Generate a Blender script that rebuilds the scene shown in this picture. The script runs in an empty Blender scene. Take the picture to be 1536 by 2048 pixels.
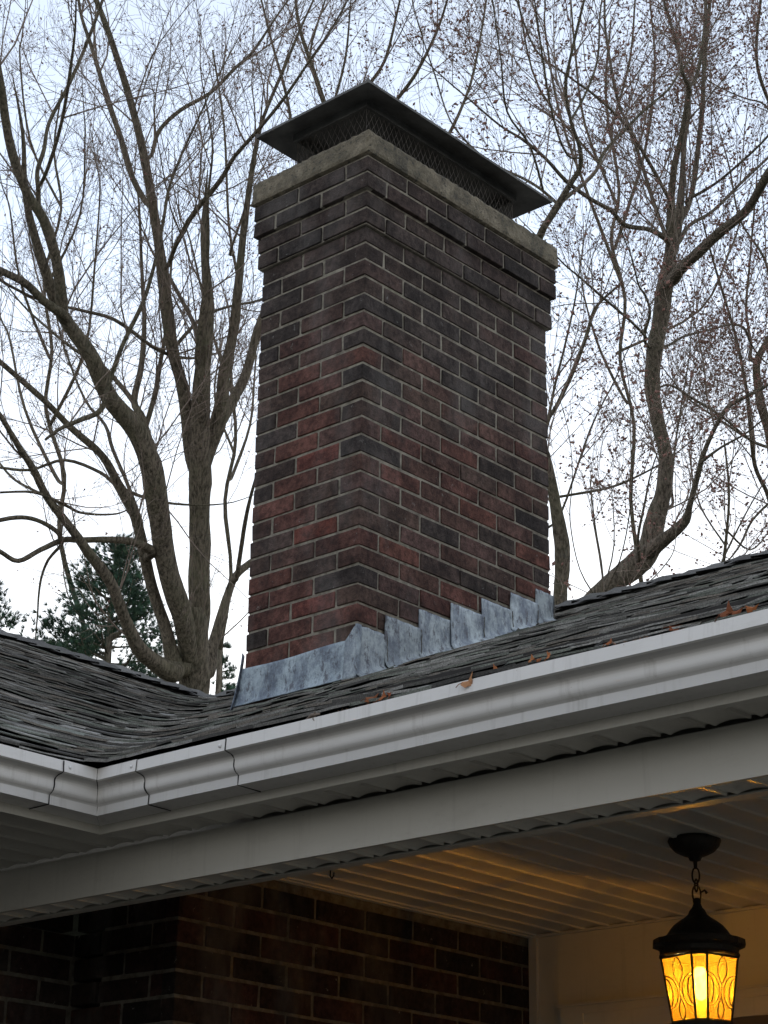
import bpy, math, random
import numpy as np
from mathutils import Vector, Matrix
random.seed(7)
rnd = random.random
def ru(a, b): return a + (b - a) * random.random()
SC = bpy.context.scene
COL = SC.collection
OFF = Vector((0, 0, 5.174))            # calibrated frame -> world (ground at z = 0)

# ------------------------------------------------------------------ camera
YAW, PITCH, ROLL, FPX = math.radians(42.1155), math.radians(22.0464), math.radians(1.0244), 3943.65
CAM = Vector((4.1620, -4.4813, -3.5741))
_f = Vector((-math.sin(YAW) * math.cos(PITCH), math.cos(YAW) * math.cos(PITCH), math.sin(PITCH)))
_r0 = Vector((math.cos(YAW), math.sin(YAW), 0))
_u0 = _r0.cross(_f)
_r = _r0 * math.cos(ROLL) + _u0 * math.sin(ROLL)
_u = -_r0 * math.sin(ROLL) + _u0 * math.cos(ROLL)
cd = bpy.data.cameras.new('camera'); cam = bpy.data.objects.new('camera', cd); COL.objects.link(cam)
cd.sensor_fit = 'VERTICAL'; cd.sensor_height = 24; cd.sensor_width = 18; cd.lens = FPX / 2048 * 24
cd.clip_start = 0.05; cd.clip_end = 3000
M3 = Matrix((_r, _u, -_f)).transposed()
cam.matrix_world = Matrix.Translation(CAM + OFF) @ M3.to_4x4()
SC.camera = cam
SC.render.resolution_x = 768; SC.render.resolution_y = 1024
SC.view_settings.view_transform = 'Standard'; SC.view_settings.look = 'None'
SC.view_settings.exposure = 1.62; SC.view_settings.gamma = 1

# ------------------------------------------------------------------ world and sun (dusk, sun just over the horizon behind the house)
SUN_EL, SUN_AZ = math.radians(7), math.radians(-36)
W = bpy.data.worlds.new('World'); SC.world = W; W.use_nodes = True
nt = W.node_tree; nt.nodes.clear()
sky = nt.nodes.new('ShaderNodeTexSky'); sky.sky_type = 'NISHITA'; sky.sun_disc = False
sky.sun_elevation = SUN_EL; sky.sun_rotation = SUN_AZ % (2 * math.pi)
sky.air_density = 1.0; sky.dust_density = 1.0; sky.ozone_density = 2.5
# thin even cloud veil over the clear sky: whitens towards the horizon
tc = nt.nodes.new('ShaderNodeTexCoord'); sx = nt.nodes.new('ShaderNodeSeparateXYZ')
nt.links.new(tc.outputs['Generated'], sx.inputs[0])
mr = nt.nodes.new('ShaderNodeValToRGB')
e = mr.color_ramp.elements
e[0].position = 0.0; e[0].color = (4.3, 4.25, 4.2, 1)
e[1].position = 0.75; e[1].color = (1.75, 1.9, 2.2, 1)
m_ = e.new(0.30); m_.color = (3.9, 3.98, 4.08, 1)
m_ = e.new(0.50); m_.color = (2.45, 2.85, 3.5, 1)
nt.links.new(sx.outputs['Z'], mr.inputs[0])
mixw = nt.nodes.new('ShaderNodeMixRGB'); mixw.inputs[0].default_value = 0.9
nt.links.new(sky.outputs[0], mixw.inputs[1]); nt.links.new(mr.outputs[0], mixw.inputs[2])
bg = nt.nodes.new('ShaderNodeBackground'); bg.inputs[1].default_value = 0.1
wo = nt.nodes.new('ShaderNodeOutputWorld')
sdot = nt.nodes.new('ShaderNodeVectorMath'); sdot.operation = 'DOT_PRODUCT'; sdot.inputs[1].default_value = (math.sin(SUN_AZ), math.cos(SUN_AZ), 0.0)
nt.links.new(tc.outputs['Generated'], sdot.inputs[0])
mpr = nt.nodes.new('ShaderNodeMapRange'); mpr.inputs[1].default_value = -0.7; mpr.inputs[2].default_value = 0.7; mpr.inputs[3].default_value = 1.0; mpr.inputs[4].default_value = 1.3
nt.links.new(sdot.outputs['Value'], mpr.inputs[0])
mulw = nt.nodes.new('ShaderNodeMixRGB'); mulw.blend_type = 'MULTIPLY'; mulw.inputs[0].default_value = 1.0
nt.links.new(mixw.outputs[0], mulw.inputs[1]); nt.links.new(mpr.outputs[0], mulw.inputs[2])
nt.links.new(mulw.outputs[0], bg.inputs[0]); nt.links.new(bg.outputs[0], wo.inputs[0])
sl = bpy.data.lights.new('sun', 'SUN'); sl.energy = 0.5; sl.angle = math.radians(18); sl.color = (1, 0.86, 0.68)
so = bpy.data.objects.new('sun', sl); COL.objects.link(so)
sd = Vector((math.sin(SUN_AZ) * math.cos(SUN_EL), math.cos(SUN_AZ) * math.cos(SUN_EL), math.sin(SUN_EL)))
so.rotation_euler = sd.to_track_quat('Z', 'Y').to_euler(); so.location = (0, 0, 30)

# ------------------------------------------------------------------ helpers
class MB:
    def __init__(s): s.v = []; s.f = []; s.c = []; s.sm = []
    def add(s, vs, fs, col=(1, 1, 1), sm=False):
        n = len(s.v); s.v.extend(vs)
        for f in fs: s.f.append(tuple(i + n for i in f)); s.c.append(col); s.sm.append(sm)
    def quad(s, a, b, c, d, col=(1, 1, 1), sm=False): s.add([a, b, c, d], [(0, 1, 2, 3)], col, sm)
    def box(s, x0, x1, y0, y1, z0, z1, col=(1, 1, 1)):
        s.add([(x0, y0, z0), (x1, y0, z0), (x1, y1, z0), (x0, y1, z0), (x0, y0, z1), (x1, y0, z1), (x1, y1, z1), (x0, y1, z1)],
              [(0, 3, 2, 1), (4, 5, 6, 7), (0, 1, 5, 4), (1, 2, 6, 5), (2, 3, 7, 6), (3, 0, 4, 7)], col)
    def cbox(s, x0, x1, y0, y1, z0, z1, b, col=(1, 1, 1), jit=0.0):      # box with chamfered edges
        vs = []; idx = {}
        j = lambda: ru(-jit, jit)
        for ix, (X, sx_) in enumerate(((x0, 1), (x1, -1))):
            for iy, (Y, sy_) in enumerate(((y0, 1), (y1, -1))):
                for iz, (Z, sz_) in enumerate(((z0, 1), (z1, -1))):
                    J = (j(), j(), j())
                    for a in range(3):
                        p = [X + sx_ * b * (a != 0), Y + sy_ * b * (a != 1), Z + sz_ * b * (a != 2)]
                        idx[(ix, iy, iz, a)] = len(vs); vs.append((p[0] + J[0], p[1] + J[1], p[2] + J[2]))
        fs = []; g = lambda *k: idx[k]
        for i in (0, 1):
            q = [g(i, 0, 0, 0), g(i, 1, 0, 0), g(i, 1, 1, 0), g(i, 0, 1, 0)]; fs.append(q if i else q[::-1])
            q = [g(0, i, 0, 1), g(1, i, 0, 1), g(1, i, 1, 1), g(0, i, 1, 1)]; fs.append(q[::-1] if i else q)
            q = [g(0, 0, i, 2), g(1, 0, i, 2), g(1, 1, i, 2), g(0, 1, i, 2)]; fs.append(q if i else q[::-1])
        for i in (0, 1):
            for k in (0, 1):
                o = (i + k) % 2
                q = [g(i, k, 0, 0), g(i, k, 1, 0), g(i, k, 1, 1), g(i, k, 0, 1)]; fs.append(q[::-1] if o else q)
                q = [g(i, 0, k, 0), g(i, 0, k, 2), g(i, 1, k, 2), g(i, 1, k, 0)]; fs.append(q[::-1] if o else q)
                q = [g(0, i, k, 1), g(1, i, k, 1), g(1, i, k, 2), g(0, i, k, 2)]; fs.append(q[::-1] if o else q)
        for ix in (0, 1):
            for iy in (0, 1):
                for iz in (0, 1):
                    fs.append([g(ix, iy, iz, 0), g(ix, iy, iz, 1), g(ix, iy, iz, 2)])
        s.add(vs, fs, col)
    def tube(s, pts, rad, n=6, col=(1, 1, 1), cap=True, sm=True, wob=0.0):
        P = [Vector(p) for p in pts]; m = len(P)
        vs = []; up = None
        for i in range(m):
            t = (P[min(i + 1, m - 1)] - P[max(i - 1, 0)])
            if t.length < 1e-9: t = Vector((0, 0, 1))
            t.normalize()
            if up is None: up = t.orthogonal().normalized()
            up = (up - t * up.dot(t))
            if up.length < 1e-6: up = t.orthogonal()
            up.normalize(); sd_ = t.cross(up)
            r = rad[i] if hasattr(rad, '__len__') else rad
            for k in range(n):
                a = 2 * math.pi * k / n
                rr = r * (1 + (ru(-wob, wob) if wob else 0))
                q = P[i] + up * (math.cos(a) * rr) + sd_ * (math.sin(a) * rr)
                vs.append((q.x, q.y, q.z))
        fs = []
        for i in range(m - 1):
            for k in range(n):
                k2 = (k + 1) % n
                fs.append((i * n + k, i * n + k2, (i + 1) * n + k2, (i + 1) * n + k))
        if cap and n > 2: fs.append(tuple(range(n))[::-1]); fs.append(tuple((m - 1) * n + k for k in range(n)))
        s.add(vs, fs, col, sm)
    def lathe(s, prof, c=(0, 0, 0), n=24, col=(1, 1, 1), phase=0, sm=True, radf=None, a0=0, a1=2 * math.pi):
        vs = []; m = len(prof)
        for (r, z) in prof:
            for k in range(n):
                a = phase + 2 * math.pi * k / n
                rr = r * (radf(k) if radf else 1)
                vs.append((c[0] + rr * math.cos(a), c[1] + rr * math.sin(a), c[2] + z))
        fs = [(i * n + k, i * n + (k + 1) % n, (i + 1) * n + (k + 1) % n, (i + 1) * n + k) for i in range(m - 1) for k in range(n)]
        s.add(vs, fs, col, sm)
    def build(s, name, mat, parent=None, flip=False):
        me = bpy.data.meshes.new(name)
        o = bpy.data.objects.new(name, me); COL.objects.link(o)
        if parent is not None:
            o.parent = parent; base = Vector(parent.get('_o'))
            o['_o'] = parent['_o']
        else:
            a = np.array(s.v); base = Vector((float(a[:, 0].mean()), float(a[:, 1].mean()), float(a[:, 2].min())))
            o.location = base + OFF; o['_o'] = tuple(base)
        V = np.array(s.v, dtype=np.float64) - np.array(base)
        me.from_pydata(V.tolist(), [], s.f)
        ca = me.color_attributes.new('tint', 'FLOAT_COLOR', 'CORNER')
        cnt = np.array([len(f) for f in s.f]); cc = np.ones((len(s.f), 4)); cc[:, :3] = np.array(s.c)
        ca.data.foreach_set('color', np.repeat(cc, cnt, axis=0).ravel())
        me.polygons.foreach_set('use_smooth', s.sm)
        me.materials.append(mat); me.update()
        return o

def empty(name, base):
    o = bpy.data.objects.new(name, None); COL.objects.link(o); o.empty_display_size = 0.1
    o.location = Vector(base) + OFF; o['_o'] = tuple(base)
    return o
def tag(o, label=None, cat=None, group=None, kind=None):
    if label: o['label'] = label
    if cat: o['category'] = cat
    if group: o['group'] = group
    if kind: o['kind'] = kind
    return o

def ray(x, y):      # photograph pixel (1536 x 2048) -> direction with unit depth along the view axis
    return _f + _r * ((x - 768) / FPX) - _u * ((y - 1024) / FPX)
def at(x, y, depth): return CAM + ray(x, y) * depth
def on_plane(x, y, n, c):
    d = ray(x, y); n = Vector(n); return CAM + d * ((c - n.dot(CAM)) / n.dot(d))

# ------------------------------------------------------------------ materials
def new_mat(name):
    m = bpy.data.materials.new(name); m.use_nodes = True
    return m, m.node_tree, m.node_tree.nodes['Principled BSDF']
def N(t, k, **kw):
    n = t.nodes.new(k)
    for a, b in kw.items(): setattr(n, a, b)
    return n
def noise(t, scale, detail=4, rough=0.6, coord='Object', stretch=None):
    tc = N(t, 'ShaderNodeTexCoord'); nz = N(t, 'ShaderNodeTexNoise')
    nz.inputs['Scale'].default_value = scale; nz.inputs['Detail'].default_value = detail; nz.inputs['Roughness'].default_value = rough
    if stretch:
        mp = N(t, 'ShaderNodeMapping'); mp.inputs['Scale'].default_value = stretch
        t.links.new(tc.outputs[coord], mp.inputs[0]); t.links.new(mp.outputs[0], nz.inputs[0])
    else: t.links.new(tc.outputs[coord], nz.inputs[0])
    return nz
def ramp(t, src, stops):
    r = N(t, 'ShaderNodeValToRGB'); els = r.color_ramp.elements
    while len(els) < len(stops): els.new(0.5)
    for el, (p, c) in zip(els, stops):
        el.position = p; el.color = (*(c if hasattr(c, '__len__') else (c, c, c)), 1)
    t.links.new(src, r.inputs[0]); return r.outputs[0]
def mix(t, a, b, fac, mode='MIX'):
    m = N(t, 'ShaderNodeMixRGB', blend_type=mode)
    for i, v in ((0, fac), (1, a), (2, b)):
        if hasattr(v, 'is_linked') or hasattr(v, 'links'): t.links.new(v, m.inputs[i])
        elif i == 0: m.inputs[0].default_value = v
        else: m.inputs[i].default_value = (*v, 1)
    return m.outputs[0]
def bump(t, bs, src, strength, dist):
    b = N(t, 'ShaderNodeBump'); b.inputs['Strength'].default_value = strength; b.inputs['Distance'].default_value = dist
    t.links.new(src, b.inputs['Height']); t.links.new(b.outputs[0], bs.inputs['Normal'])
def tint(t):
    a = N(t, 'ShaderNodeAttribute'); a.attribute_name = 'tint'; return a.outputs['Color']

def mat_brick():
    m, t, b = new_mat('fired_brick')
    n1 = noise(t, 45, 5, 0.7); n2 = noise(t, 9, 3, 0.5)
    c = mix(t, tint(t), ramp(t, n1.outputs[0], [(0.36, 0.55), (0.64, 1.45)]), 1.0, 'MULTIPLY')
    c = mix(t, c, ramp(t, n2.outputs[0], [(0.38, 0.65), (0.64, 1.3)]), 1.0, 'MULTIPLY')
    n3 = noise(t, 28, 6, 0.75)                      # lime specks and drips
    c = mix(t, c, (0.34, 0.33, 0.31), ramp(t, n3.outputs[0], [(0.64, 0.0), (0.69, 0.5)]))
    n4 = noise(t, 5, 4, 0.6, stretch=(1, 1, 0.35))  # grey bloom running down the faces
    c = mix(t, c, (0.19, 0.175, 0.165), ramp(t, n4.outputs[0], [(0.5, 0.0), (0.78, 0.5)]))
    t.links.new(c, b.inputs['Base Color']); b.inputs['Roughness'].default_value = 0.9
    b.inputs['Specular IOR Level'].default_value = 0.25
    bump(t, b, noise(t, 110, 7, 0.75).outputs[0], 0.9, 0.009)
    return m
def mat_mortar(k=1.0):
    m, t, b = new_mat('mortar')
    c = ramp(t, noise(t, 30, 5, 0.65).outputs[0], [(0.35, (0.13 * k, 0.112 * k, 0.088 * k)), (0.65, (0.31 * k, 0.28 * k, 0.225 * k))])
    c = mix(t, c, (0.16, 0.17, 0.11), ramp(t, noise(t, 4, 4, 0.6).outputs[0], [(0.55, 0.0), (0.75, 0.5)]))
    t.links.new(c, b.inputs['Base Color']); b.inputs['Roughness'].default_value = 0.95
    bump(t, b, noise(t, 150, 4, 0.7).outputs[0], 0.6, 0.003)
    return m
def mat_simple(name, col, rough=0.6, var=0.15, scale=20, metal=0.0, bmp=0.0, stretch=None, bscale=None, spec=0.5, usetint=False):
    m, t, b = new_mat(name)
    lo = tuple(max(0, x * (1 - var)) for x in col); hi = tuple(x * (1 + var) for x in col)
    c = ramp(t, noise(t, scale, 5, 0.65, stretch=stretch).outputs[0], [(0.3, lo), (0.7, hi)])
    if usetint: c = mix(t, c, tint(t), 1.0, 'MULTIPLY')
    t.links.new(c, b.inputs['Base Color']); b.inputs['Roughness'].default_value = rough; b.inputs['Metallic'].default_value = metal
    b.inputs['Specular IOR Level'].default_value = spec
    if bmp: bump(t, b, noise(t, bscale or scale * 3, 6, 0.65, stretch=stretch).outputs[0], bmp, 0.01)
    return m
def mat_concrete():
    m, t, b = new_mat('weathered_concrete')
    c = ramp(t, noise(t, 14, 7, 0.75).outputs[0], [(0.36, (0.09, 0.08, 0.06)), (0.5, (0.20, 0.168, 0.118)), (0.66, (0.33, 0.285, 0.205))])
    c = mix(t, c, (0.13, 0.118, 0.075), ramp(t, noise(t, 3.2, 5, 0.7).outputs[0], [(0.48, 0.0), (0.68, 0.45)]))
    c = mix(t, c, (0.05, 0.05, 0.045), ramp(t, noise(t, 60, 3, 0.6).outputs[0], [(0.58, 0.0), (0.66, 0.8)]))
    c = mix(t, c, (0.06, 0.055, 0.045), ramp(t, noise(t, 6, 5, 0.7, stretch=(1, 1, 0.3)).outputs[0], [(0.52, 0.0), (0.66, 0.7)]))
    t.links.new(c, b.inputs['Base Color']); b.inputs['Roughness'].default_value = 0.95
    bump(t, b, noise(t, 70, 6, 0.75).outputs[0], 1.0, 0.014)
    return m
def mat_lead():
    m, t, b = new_mat('weathered_lead')
    c = ramp(t, noise(t, 11, 5, 0.7).outputs[0], [(0.35, (0.12, 0.14, 0.18)), (0.65, (0.26, 0.30, 0.34))])
    c = mix(t, c, (0.5, 0.56, 0.58), ramp(t, noise(t, 9, 6, 0.8, stretch=(1.5, 1.5, 0.8)).outputs[0], [(0.42, 0.0), (0.60, 0.9)]))
    c = mix(t, c, (0.09, 0.085, 0.10), ramp(t, noise(t, 24, 5, 0.75, stretch=(1.5, 1.5, 0.7)).outputs[0], [(0.54, 0.0), (0.62, 0.85)]))
    c = mix(t, c, tint(t), 1.0, 'MULTIPLY')
    t.links.new(c, b.inputs['Base Color']); b.inputs['Roughness'].default_value = 0.62; b.inputs['Metallic'].default_value = 0.0
    bump(t, b, noise(t, 16, 5, 0.6).outputs[0], 0.8, 0.012)
    return m
def mat_shingle():
    m, t, b = new_mat('asphalt_shingle')
    c = mix(t, tint(t), ramp(t, noise(t, 260, 3, 0.8).outputs[0], [(0.3, 0.45), (0.7, 1.6)]), 1.0, 'MULTIPLY')
    c = mix(t, c, ramp(t, noise(t, 6, 5, 0.7).outputs[0], [(0.3, 0.65), (0.75, 1.45)]), 1.0, 'MULTIPLY')
    c = mix(t, c, (0.13, 0.15, 0.10), ramp(t, noise(t, 3, 6, 0.75).outputs[0], [(0.56, 0.0), (0.74, 0.45)]))
    t.links.new(c, b.inputs['Base Color']); b.inputs['Roughness'].default_value = 0.93; b.inputs['Specular IOR Level'].default_value = 0.3
    bump(t, b, noise(t, 350, 4, 0.8).outputs[0], 0.8, 0.004)
    return m
def mat_bark(name, dark, light, green):
    m, t, b = new_mat(name)
    n = noise(t, 50, 8, 0.75, stretch=(1, 1, 0.16))
    c = ramp(t, n.outputs[0], [(0.40, dark), (0.57, light)])
    c = mix(t, c, green, ramp(t, noise(t, 2.3, 6, 0.7).outputs[0], [(0.45, 0.0), (0.7, 0.6)]))
    c = mix(t, c, (0.22, 0.22, 0.19), ramp(t, noise(t, 7, 5, 0.7).outputs[0], [(0.6, 0.0), (0.72, 0.55)]))
    t.links.new(c, b.inputs['Base Color']); b.inputs['Roughness'].default_value = 0.95; b.inputs['Specular IOR Level'].default_value = 0.2
    bump(t, b, noise(t, 46, 7, 0.75, stretch=(1, 1, 0.14)).outputs[0], 1.0, 0.09)
    return m
def mat_white(name, col, dirt):
    m, t, b = new_mat(name)
    c = ramp(t, noise(t, 3, 5, 0.6).outputs[0], [(0.3, tuple(x * 0.93 for x in col)), (0.7, col)])
    c = mix(t, c, dirt, ramp(t, noise(t, 9, 7, 0.8, stretch=(0.5, 0.5, 1.6)).outputs[0], [(0.52, 0.0), (0.85, 0.55)]))
    c = mix(t, c, (0.2, 0.17, 0.13), ramp(t, noise(t, 60, 3, 0.6).outputs[0], [(0.74, 0.0), (0.78, 0.5)]))
    c = mix(t, c, (0.36, 0.33, 0.29), ramp(t, noise(t, 7, 5, 0.7, stretch=(5, 5, 0.25)).outputs[0], [(0.55, 0.0), (0.8, 0.55)]))
    c = mix(t, c, tint(t), 1.0, 'MULTIPLY')
    t.links.new(c, b.inputs['Base Color']); b.inputs['Roughness'].default_value = 0.42
    bump(t, b, noise(t, 25, 4, 0.6).outputs[0], 0.08, 0.004)
    return m
M_BRICK, M_MORTAR, M_CONC, M_LEAD, M_SHING = mat_brick(), mat_mortar(), mat_concrete(), mat_lead(), mat_shingle()
M_MORTAR2 = mat_mortar(.5)
M_GUT = mat_white('white_gutter_aluminium', (0.80, 0.782, 0.765), (0.52, 0.49, 0.45))
M_VINYL = mat_white('cream_vinyl', (0.56, 0.53, 0.47), (0.34, 0.31, 0.27))
M_GLOSSV = mat_white('semi_gloss_vinyl', (0.70, 0.66, 0.58), (0.5, 0.46, 0.4)); M_GLOSSV.node_tree.nodes['Principled BSDF'].inputs['Roughness'].default_value = .40
M_GLOSSV.node_tree.nodes['Bump'].inputs['Strength'].default_value = .01
M_WALL = mat_white('cream_wall_panel', (0.62, 0.57, 0.47), (0.42, 0.38, 0.3))
M_LID = mat_simple('sooty_galvanised_sheet', (0.10, 0.098, 0.095), 0.6, 0.55, 7, 0.1, 0.25, bscale=12)
M_MESH = mat_simple('rusty_steel_mesh', (0.075, 0.063, 0.055), 0.7, 0.4, 40, 0.0)
M_SEAL = mat_simple('old_sealant', (.11, .105, .09), .9, .6, 90, bmp=.6)
M_GRIME = mat_simple('dark_grime', (0.03, 0.027, 0.025), 0.9, 0.3, 40)
M_BARK = mat_bark('maple_bark', (0.085, 0.07, 0.052), (0.38, 0.32, 0.24), (0.24, 0.235, 0.14))
M_BARK2 = mat_bark('curved_tree_bark', (0.09, 0.075, 0.058), (0.38, 0.32, 0.25), (0.25, 0.24, 0.16))
M_TWIG = mat_simple('twig_bark', (0.24, 0.19, 0.155), 0.9, 0.35, 6, spec=0.2)
M_BUD = mat_simple('red_brown_bud', (0.26, 0.14, 0.115), 0.8, 0.4, 4, spec=0.2)
M_NEEDLE = mat_simple('pine_needle', (0.055, 0.095, 0.06), 0.7, 0.4, 3, spec=0.3, usetint=True)
M_IRON = mat_simple('black_cast_iron', (0.018, 0.015, 0.012), 0.5, 0.4, 60, 0.3, 0.4, bscale=90)
M_LEAF = mat_simple('dry_leaf', (0.26, 0.11, 0.05), 0.8, 0.35, 40, spec=0.2, usetint=True)
M_GROUND = mat_simple('lawn', (0.045, 0.05, 0.025), 0.95, 0.35, 0.8, bmp=0.4)
M_DRIVE = mat_simple('concrete_walk', (0.12, 0.115, 0.10), 0.9, 0.15, 3, bmp=0.2)

# ------------------------------------------------------------------ ground
g = MB(); g.quad((-400, -400, -5.174), (400, -400, -5.174), (400, 400, -5.174), (-400, 400, -5.174))
tag(g.build('lawn', M_GROUND), kind='structure')
g = MB(); g.quad((0.3, -12, -5.168), (9, -12, -5.168), (9, 0.55, -5.168), (0.3, 0.55, -5.168))
tag(g.build('front_walk', M_DRIVE), kind='structure')

# ------------------------------------------------------------------ chimney
BW, BD, JT, CH = 0.5172, 1.0520, 0.0106, 0.0677
PAL = {'D': (0.053, 0.041, 0.037), 'B': (0.075, 0.050, 0.042), 'P': (0.092, 0.053, 0.045), 'R': (0.114, 0.052, 0.042), 'X': (0.145, 0.051, 0.040)}
DARKW = 1.0
FRONT = {-4: 'BBDD', -3: 'BDB', -2: 'BPBB', -1: 'BDB', 0: 'BPB', 1: 'BBD', 2: 'PPD', 3: 'BBB', 4: 'DPD', 5: 'PRD', 6: 'DPB', 7: 'RRB', 8: 'DRB', 9: 'BRD', 10: 'BRD',
         11: 'PRP', 12: 'DXB', 13: 'PRD', 14: 'PBR', 15: 'BRP', 16: 'BXB', 17: 'RPB', 18: 'PBR', 19: 'DRR', 20: 'BXR', 21: 'RRD', 22: 'BRR', 23: 'RRR'}
SIDE = {0: 'BBBBB', 1: 'BBBBPD', 2: 'BDBPR', 3: 'BBDDBB', 4: 'PDBDB', 5: 'BBDDBR', 6: 'PPDBB', 7: 'DBPDBB', 8: 'PBPPR', 9: 'DPBPBD', 10: 'PPRDP', 11: 'DRPBPB', 12: 'PPRPD',
        13: 'PRPRPD', 14: 'BPPDR', 15: 'DBDPPD', 16: 'RPPBR', 17: 'DRBDPD', 18: 'RPRPB', 19: 'DPRDPB', 20: 'BPPPP', 21: 'BBBPPP', 22: 'BPPPP', 23: 'PPPPP'}
def jitc(ch, k=0.14, soot=0.0):
    c = PAL[ch]; s = 1 + ru(-k, k); h = ru(-0.02, 0.07); g_ = 1 + ru(-.18, .18)
    c = (c[0] * s * (1 + h), c[1] * s, c[2] * s * (1 - h))
    return tuple(a * (1 - soot) + b * g_ * soot for a, b in zip(c, (0.044, 0.036, 0.033)))
UX, UY = (BW + JT) / 2.5, (BD + JT) / 5
def ring(course):
    """footprint rectangles (x0,x1,y0,y1,colour char, which) of one course"""
    out = []; hx, hy = UX / 2 - JT, UY / 2 - JT
    fr = FRONT.get(course, 'BBB'); sdv = SIDE.get(course) or ''.join(random.choice('BBDBPB') for _ in range(6))
    if course % 2:      # full brick first on the front, header first on the side
        for i in range(2): out.append((-i * UX - UX + JT, -i * UX, 0, hy, fr[min(i, len(fr) - 1)]))
        out.append((-BW, -BW + hx, 0, UY - JT, fr[-1]))
        for i in range(4): out.append((-hx, 0, UY / 2 + i * UY, UY / 2 + (i + 1) * UY - JT, sdv[i + 1]))
        out.append((-(UX - JT), 0, BD - hy, BD, sdv[-1]))
        for i in range(4): out.append((-BW, -BW + hx, UY + i * UY, min(UY + (i + 1) * UY - JT, BD), 'B'))
        out.append((-BW + UX / 2, -UX, BD - hy, BD, 'B'))
    else:
        for i in range(5): out.append((-hx, 0, i * UY, (i + 1) * UY - JT, sdv[i] if i else fr[0]))
        for i in range(2): out.append((-UX / 2 - (i + 1) * UX + JT, -UX / 2 - i * UX, 0, hy, fr[min(i + 1, len(fr) - 1)]))
        for i in range(5): out.append((-BW, -BW + hx, UY / 2 + i * UY, min(UY / 2 + (i + 1) * UY - JT, BD), 'B'))
        for i in range(2): out.append((-UX / 2 - (i + 1) * UX + JT + .001, -UX / 2 - i * UX, BD - hy, BD, 'P'))
    return out
chim = empty('chimney', (-BW / 2, BD / 2, -2.0))
tag(chim, 'tall red and dark brown brick chimney with a concrete crown and metal rain cap', 'chimney')
br = MB()
def course_bricks(mb, c, z1, e):
    cx_, cy_ = -BW / 2, BD / 2
    fx, fy = (BW + 2 * e) / BW, (BD + 2 * e) / BD
    for (x0, x1, y0, y1, ch) in ring(c):
        X0, X1 = cx_ + (x0 - cx_) * fx, cx_ + (x1 - cx_) * fx
        Y0, Y1 = cy_ + (y0 - cy_) * fy, cy_ + (y1 - cy_) * fy
        soot = 0.7 if c < 0 else max(0, 0.62 - c * 0.075)
        j = ru(-0.0018, 0.0018)
        mb.cbox(X0 + ru(-.001, .001), X1 + j, Y0 - j, Y1 + ru(-.001, .001), z1 - CH + JT + ru(-.001, .001), z1 + ru(-.0014, .0014), 0.0018, jitc(ch, soot=soot), jit=0.0014)
for c in range(0, 26): course_bricks(br, c, 0.0 - c * CH - 0.002, 0)
for c in (-2, -1): course_bricks(br, c, 0.004 - JT - (c + 0) * CH, 0.0155)
for c in (-4, -3): course_bricks(br, c, 0.004 - JT - (c + 0) * CH, 0.030)
br.build('brickwork', M_BRICK, chim)
mo = MB()
mo.box(-BW + .0045, -.0045, .0045, BD - .0045, -2.0, 0.0)
mo.box(-BW - .0155 + .006, .0155 - .006, -.0155 + .006, BD + .0155 - .006, 0.001, 0.14)
mo.box(-BW - .03 + .006, .03 - .006, -.03 + .006, BD + .03 - .006, 0.1405, 0.272)
mo.build('mortar', M_MORTAR, chim)
# concrete crown: subdivided slab with worn edges
cr = MB()
def slab(mb, x0, x1, y0, y1, z0, z1, nx, ny, nz, jit, top_in=0.004):
    idx = {}; vs = []
    def vid(i, j, k):
        if (i, j, k) not in idx:
            edge = (i in (0, nx)) + (j in (0, ny)) + (k in (0, nz))
            x = x0 + (x1 - x0) * i / nx; y = y0 + (y1 - y0) * j / ny; z = z0 + (z1 - z0) * k / nz
            mx, my = (x0 + x1) / 2, (y0 + y1) / 2
            w = ru(0.002, 0.006) if edge > 1 else 0
            ti = top_in * k / nz
            x -= math.copysign(w + ti, x - mx) if i in (0, nx) else 0
            y -= math.copysign(w + ti, y - my) if j in (0, ny) else 0
            z -= (math.copysign(w, z - (z0 + z1) / 2) if k in (0, nz) else 0)
            idx[(i, j, k)] = len(vs); vs.append((x + ru(-jit, jit), y + ru(-jit, jit), z + ru(-jit, jit)))
        return idx[(i, j, k)]
    fs = []
    for i in range(nx):
        for j in range(ny):
            fs.append((vid(i, j, 0), vid(i, j + 1, 0), vid(i + 1, j + 1, 0), vid(i + 1, j, 0)))
            fs.append((vid(i, j, nz), vid(i + 1, j, nz), vid(i + 1, j + 1, nz), vid(i, j + 1, nz)))
    for k in range(nz):
        for i in range(nx):
            fs.append((vid(i, 0, k), vid(i + 1, 0, k), vid(i + 1, 0, k + 1), vid(i, 0, k + 1)))
            fs.append((vid(i, ny, k), vid(i, ny, k + 1), vid(i + 1, ny, k + 1), vid(i + 1, ny, k)))
        for j in range(ny):
            fs.append((vid(0, j, k), vid(0, j, k + 1), vid(0, j + 1, k + 1), vid(0, j + 1, k)))
            fs.append((vid(nx, j, k), vid(nx, j + 1, k), vid(nx, j + 1, k + 1), vid(nx, j, k + 1)))
    mb.add(vs, fs)
slab(cr, -BW - .043, .043, -.043, BD + .043, 0.274, 0.372, 36, 66, 6, 0.0007)
cr.build('concrete_crown', M_CONC, chim)
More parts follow.
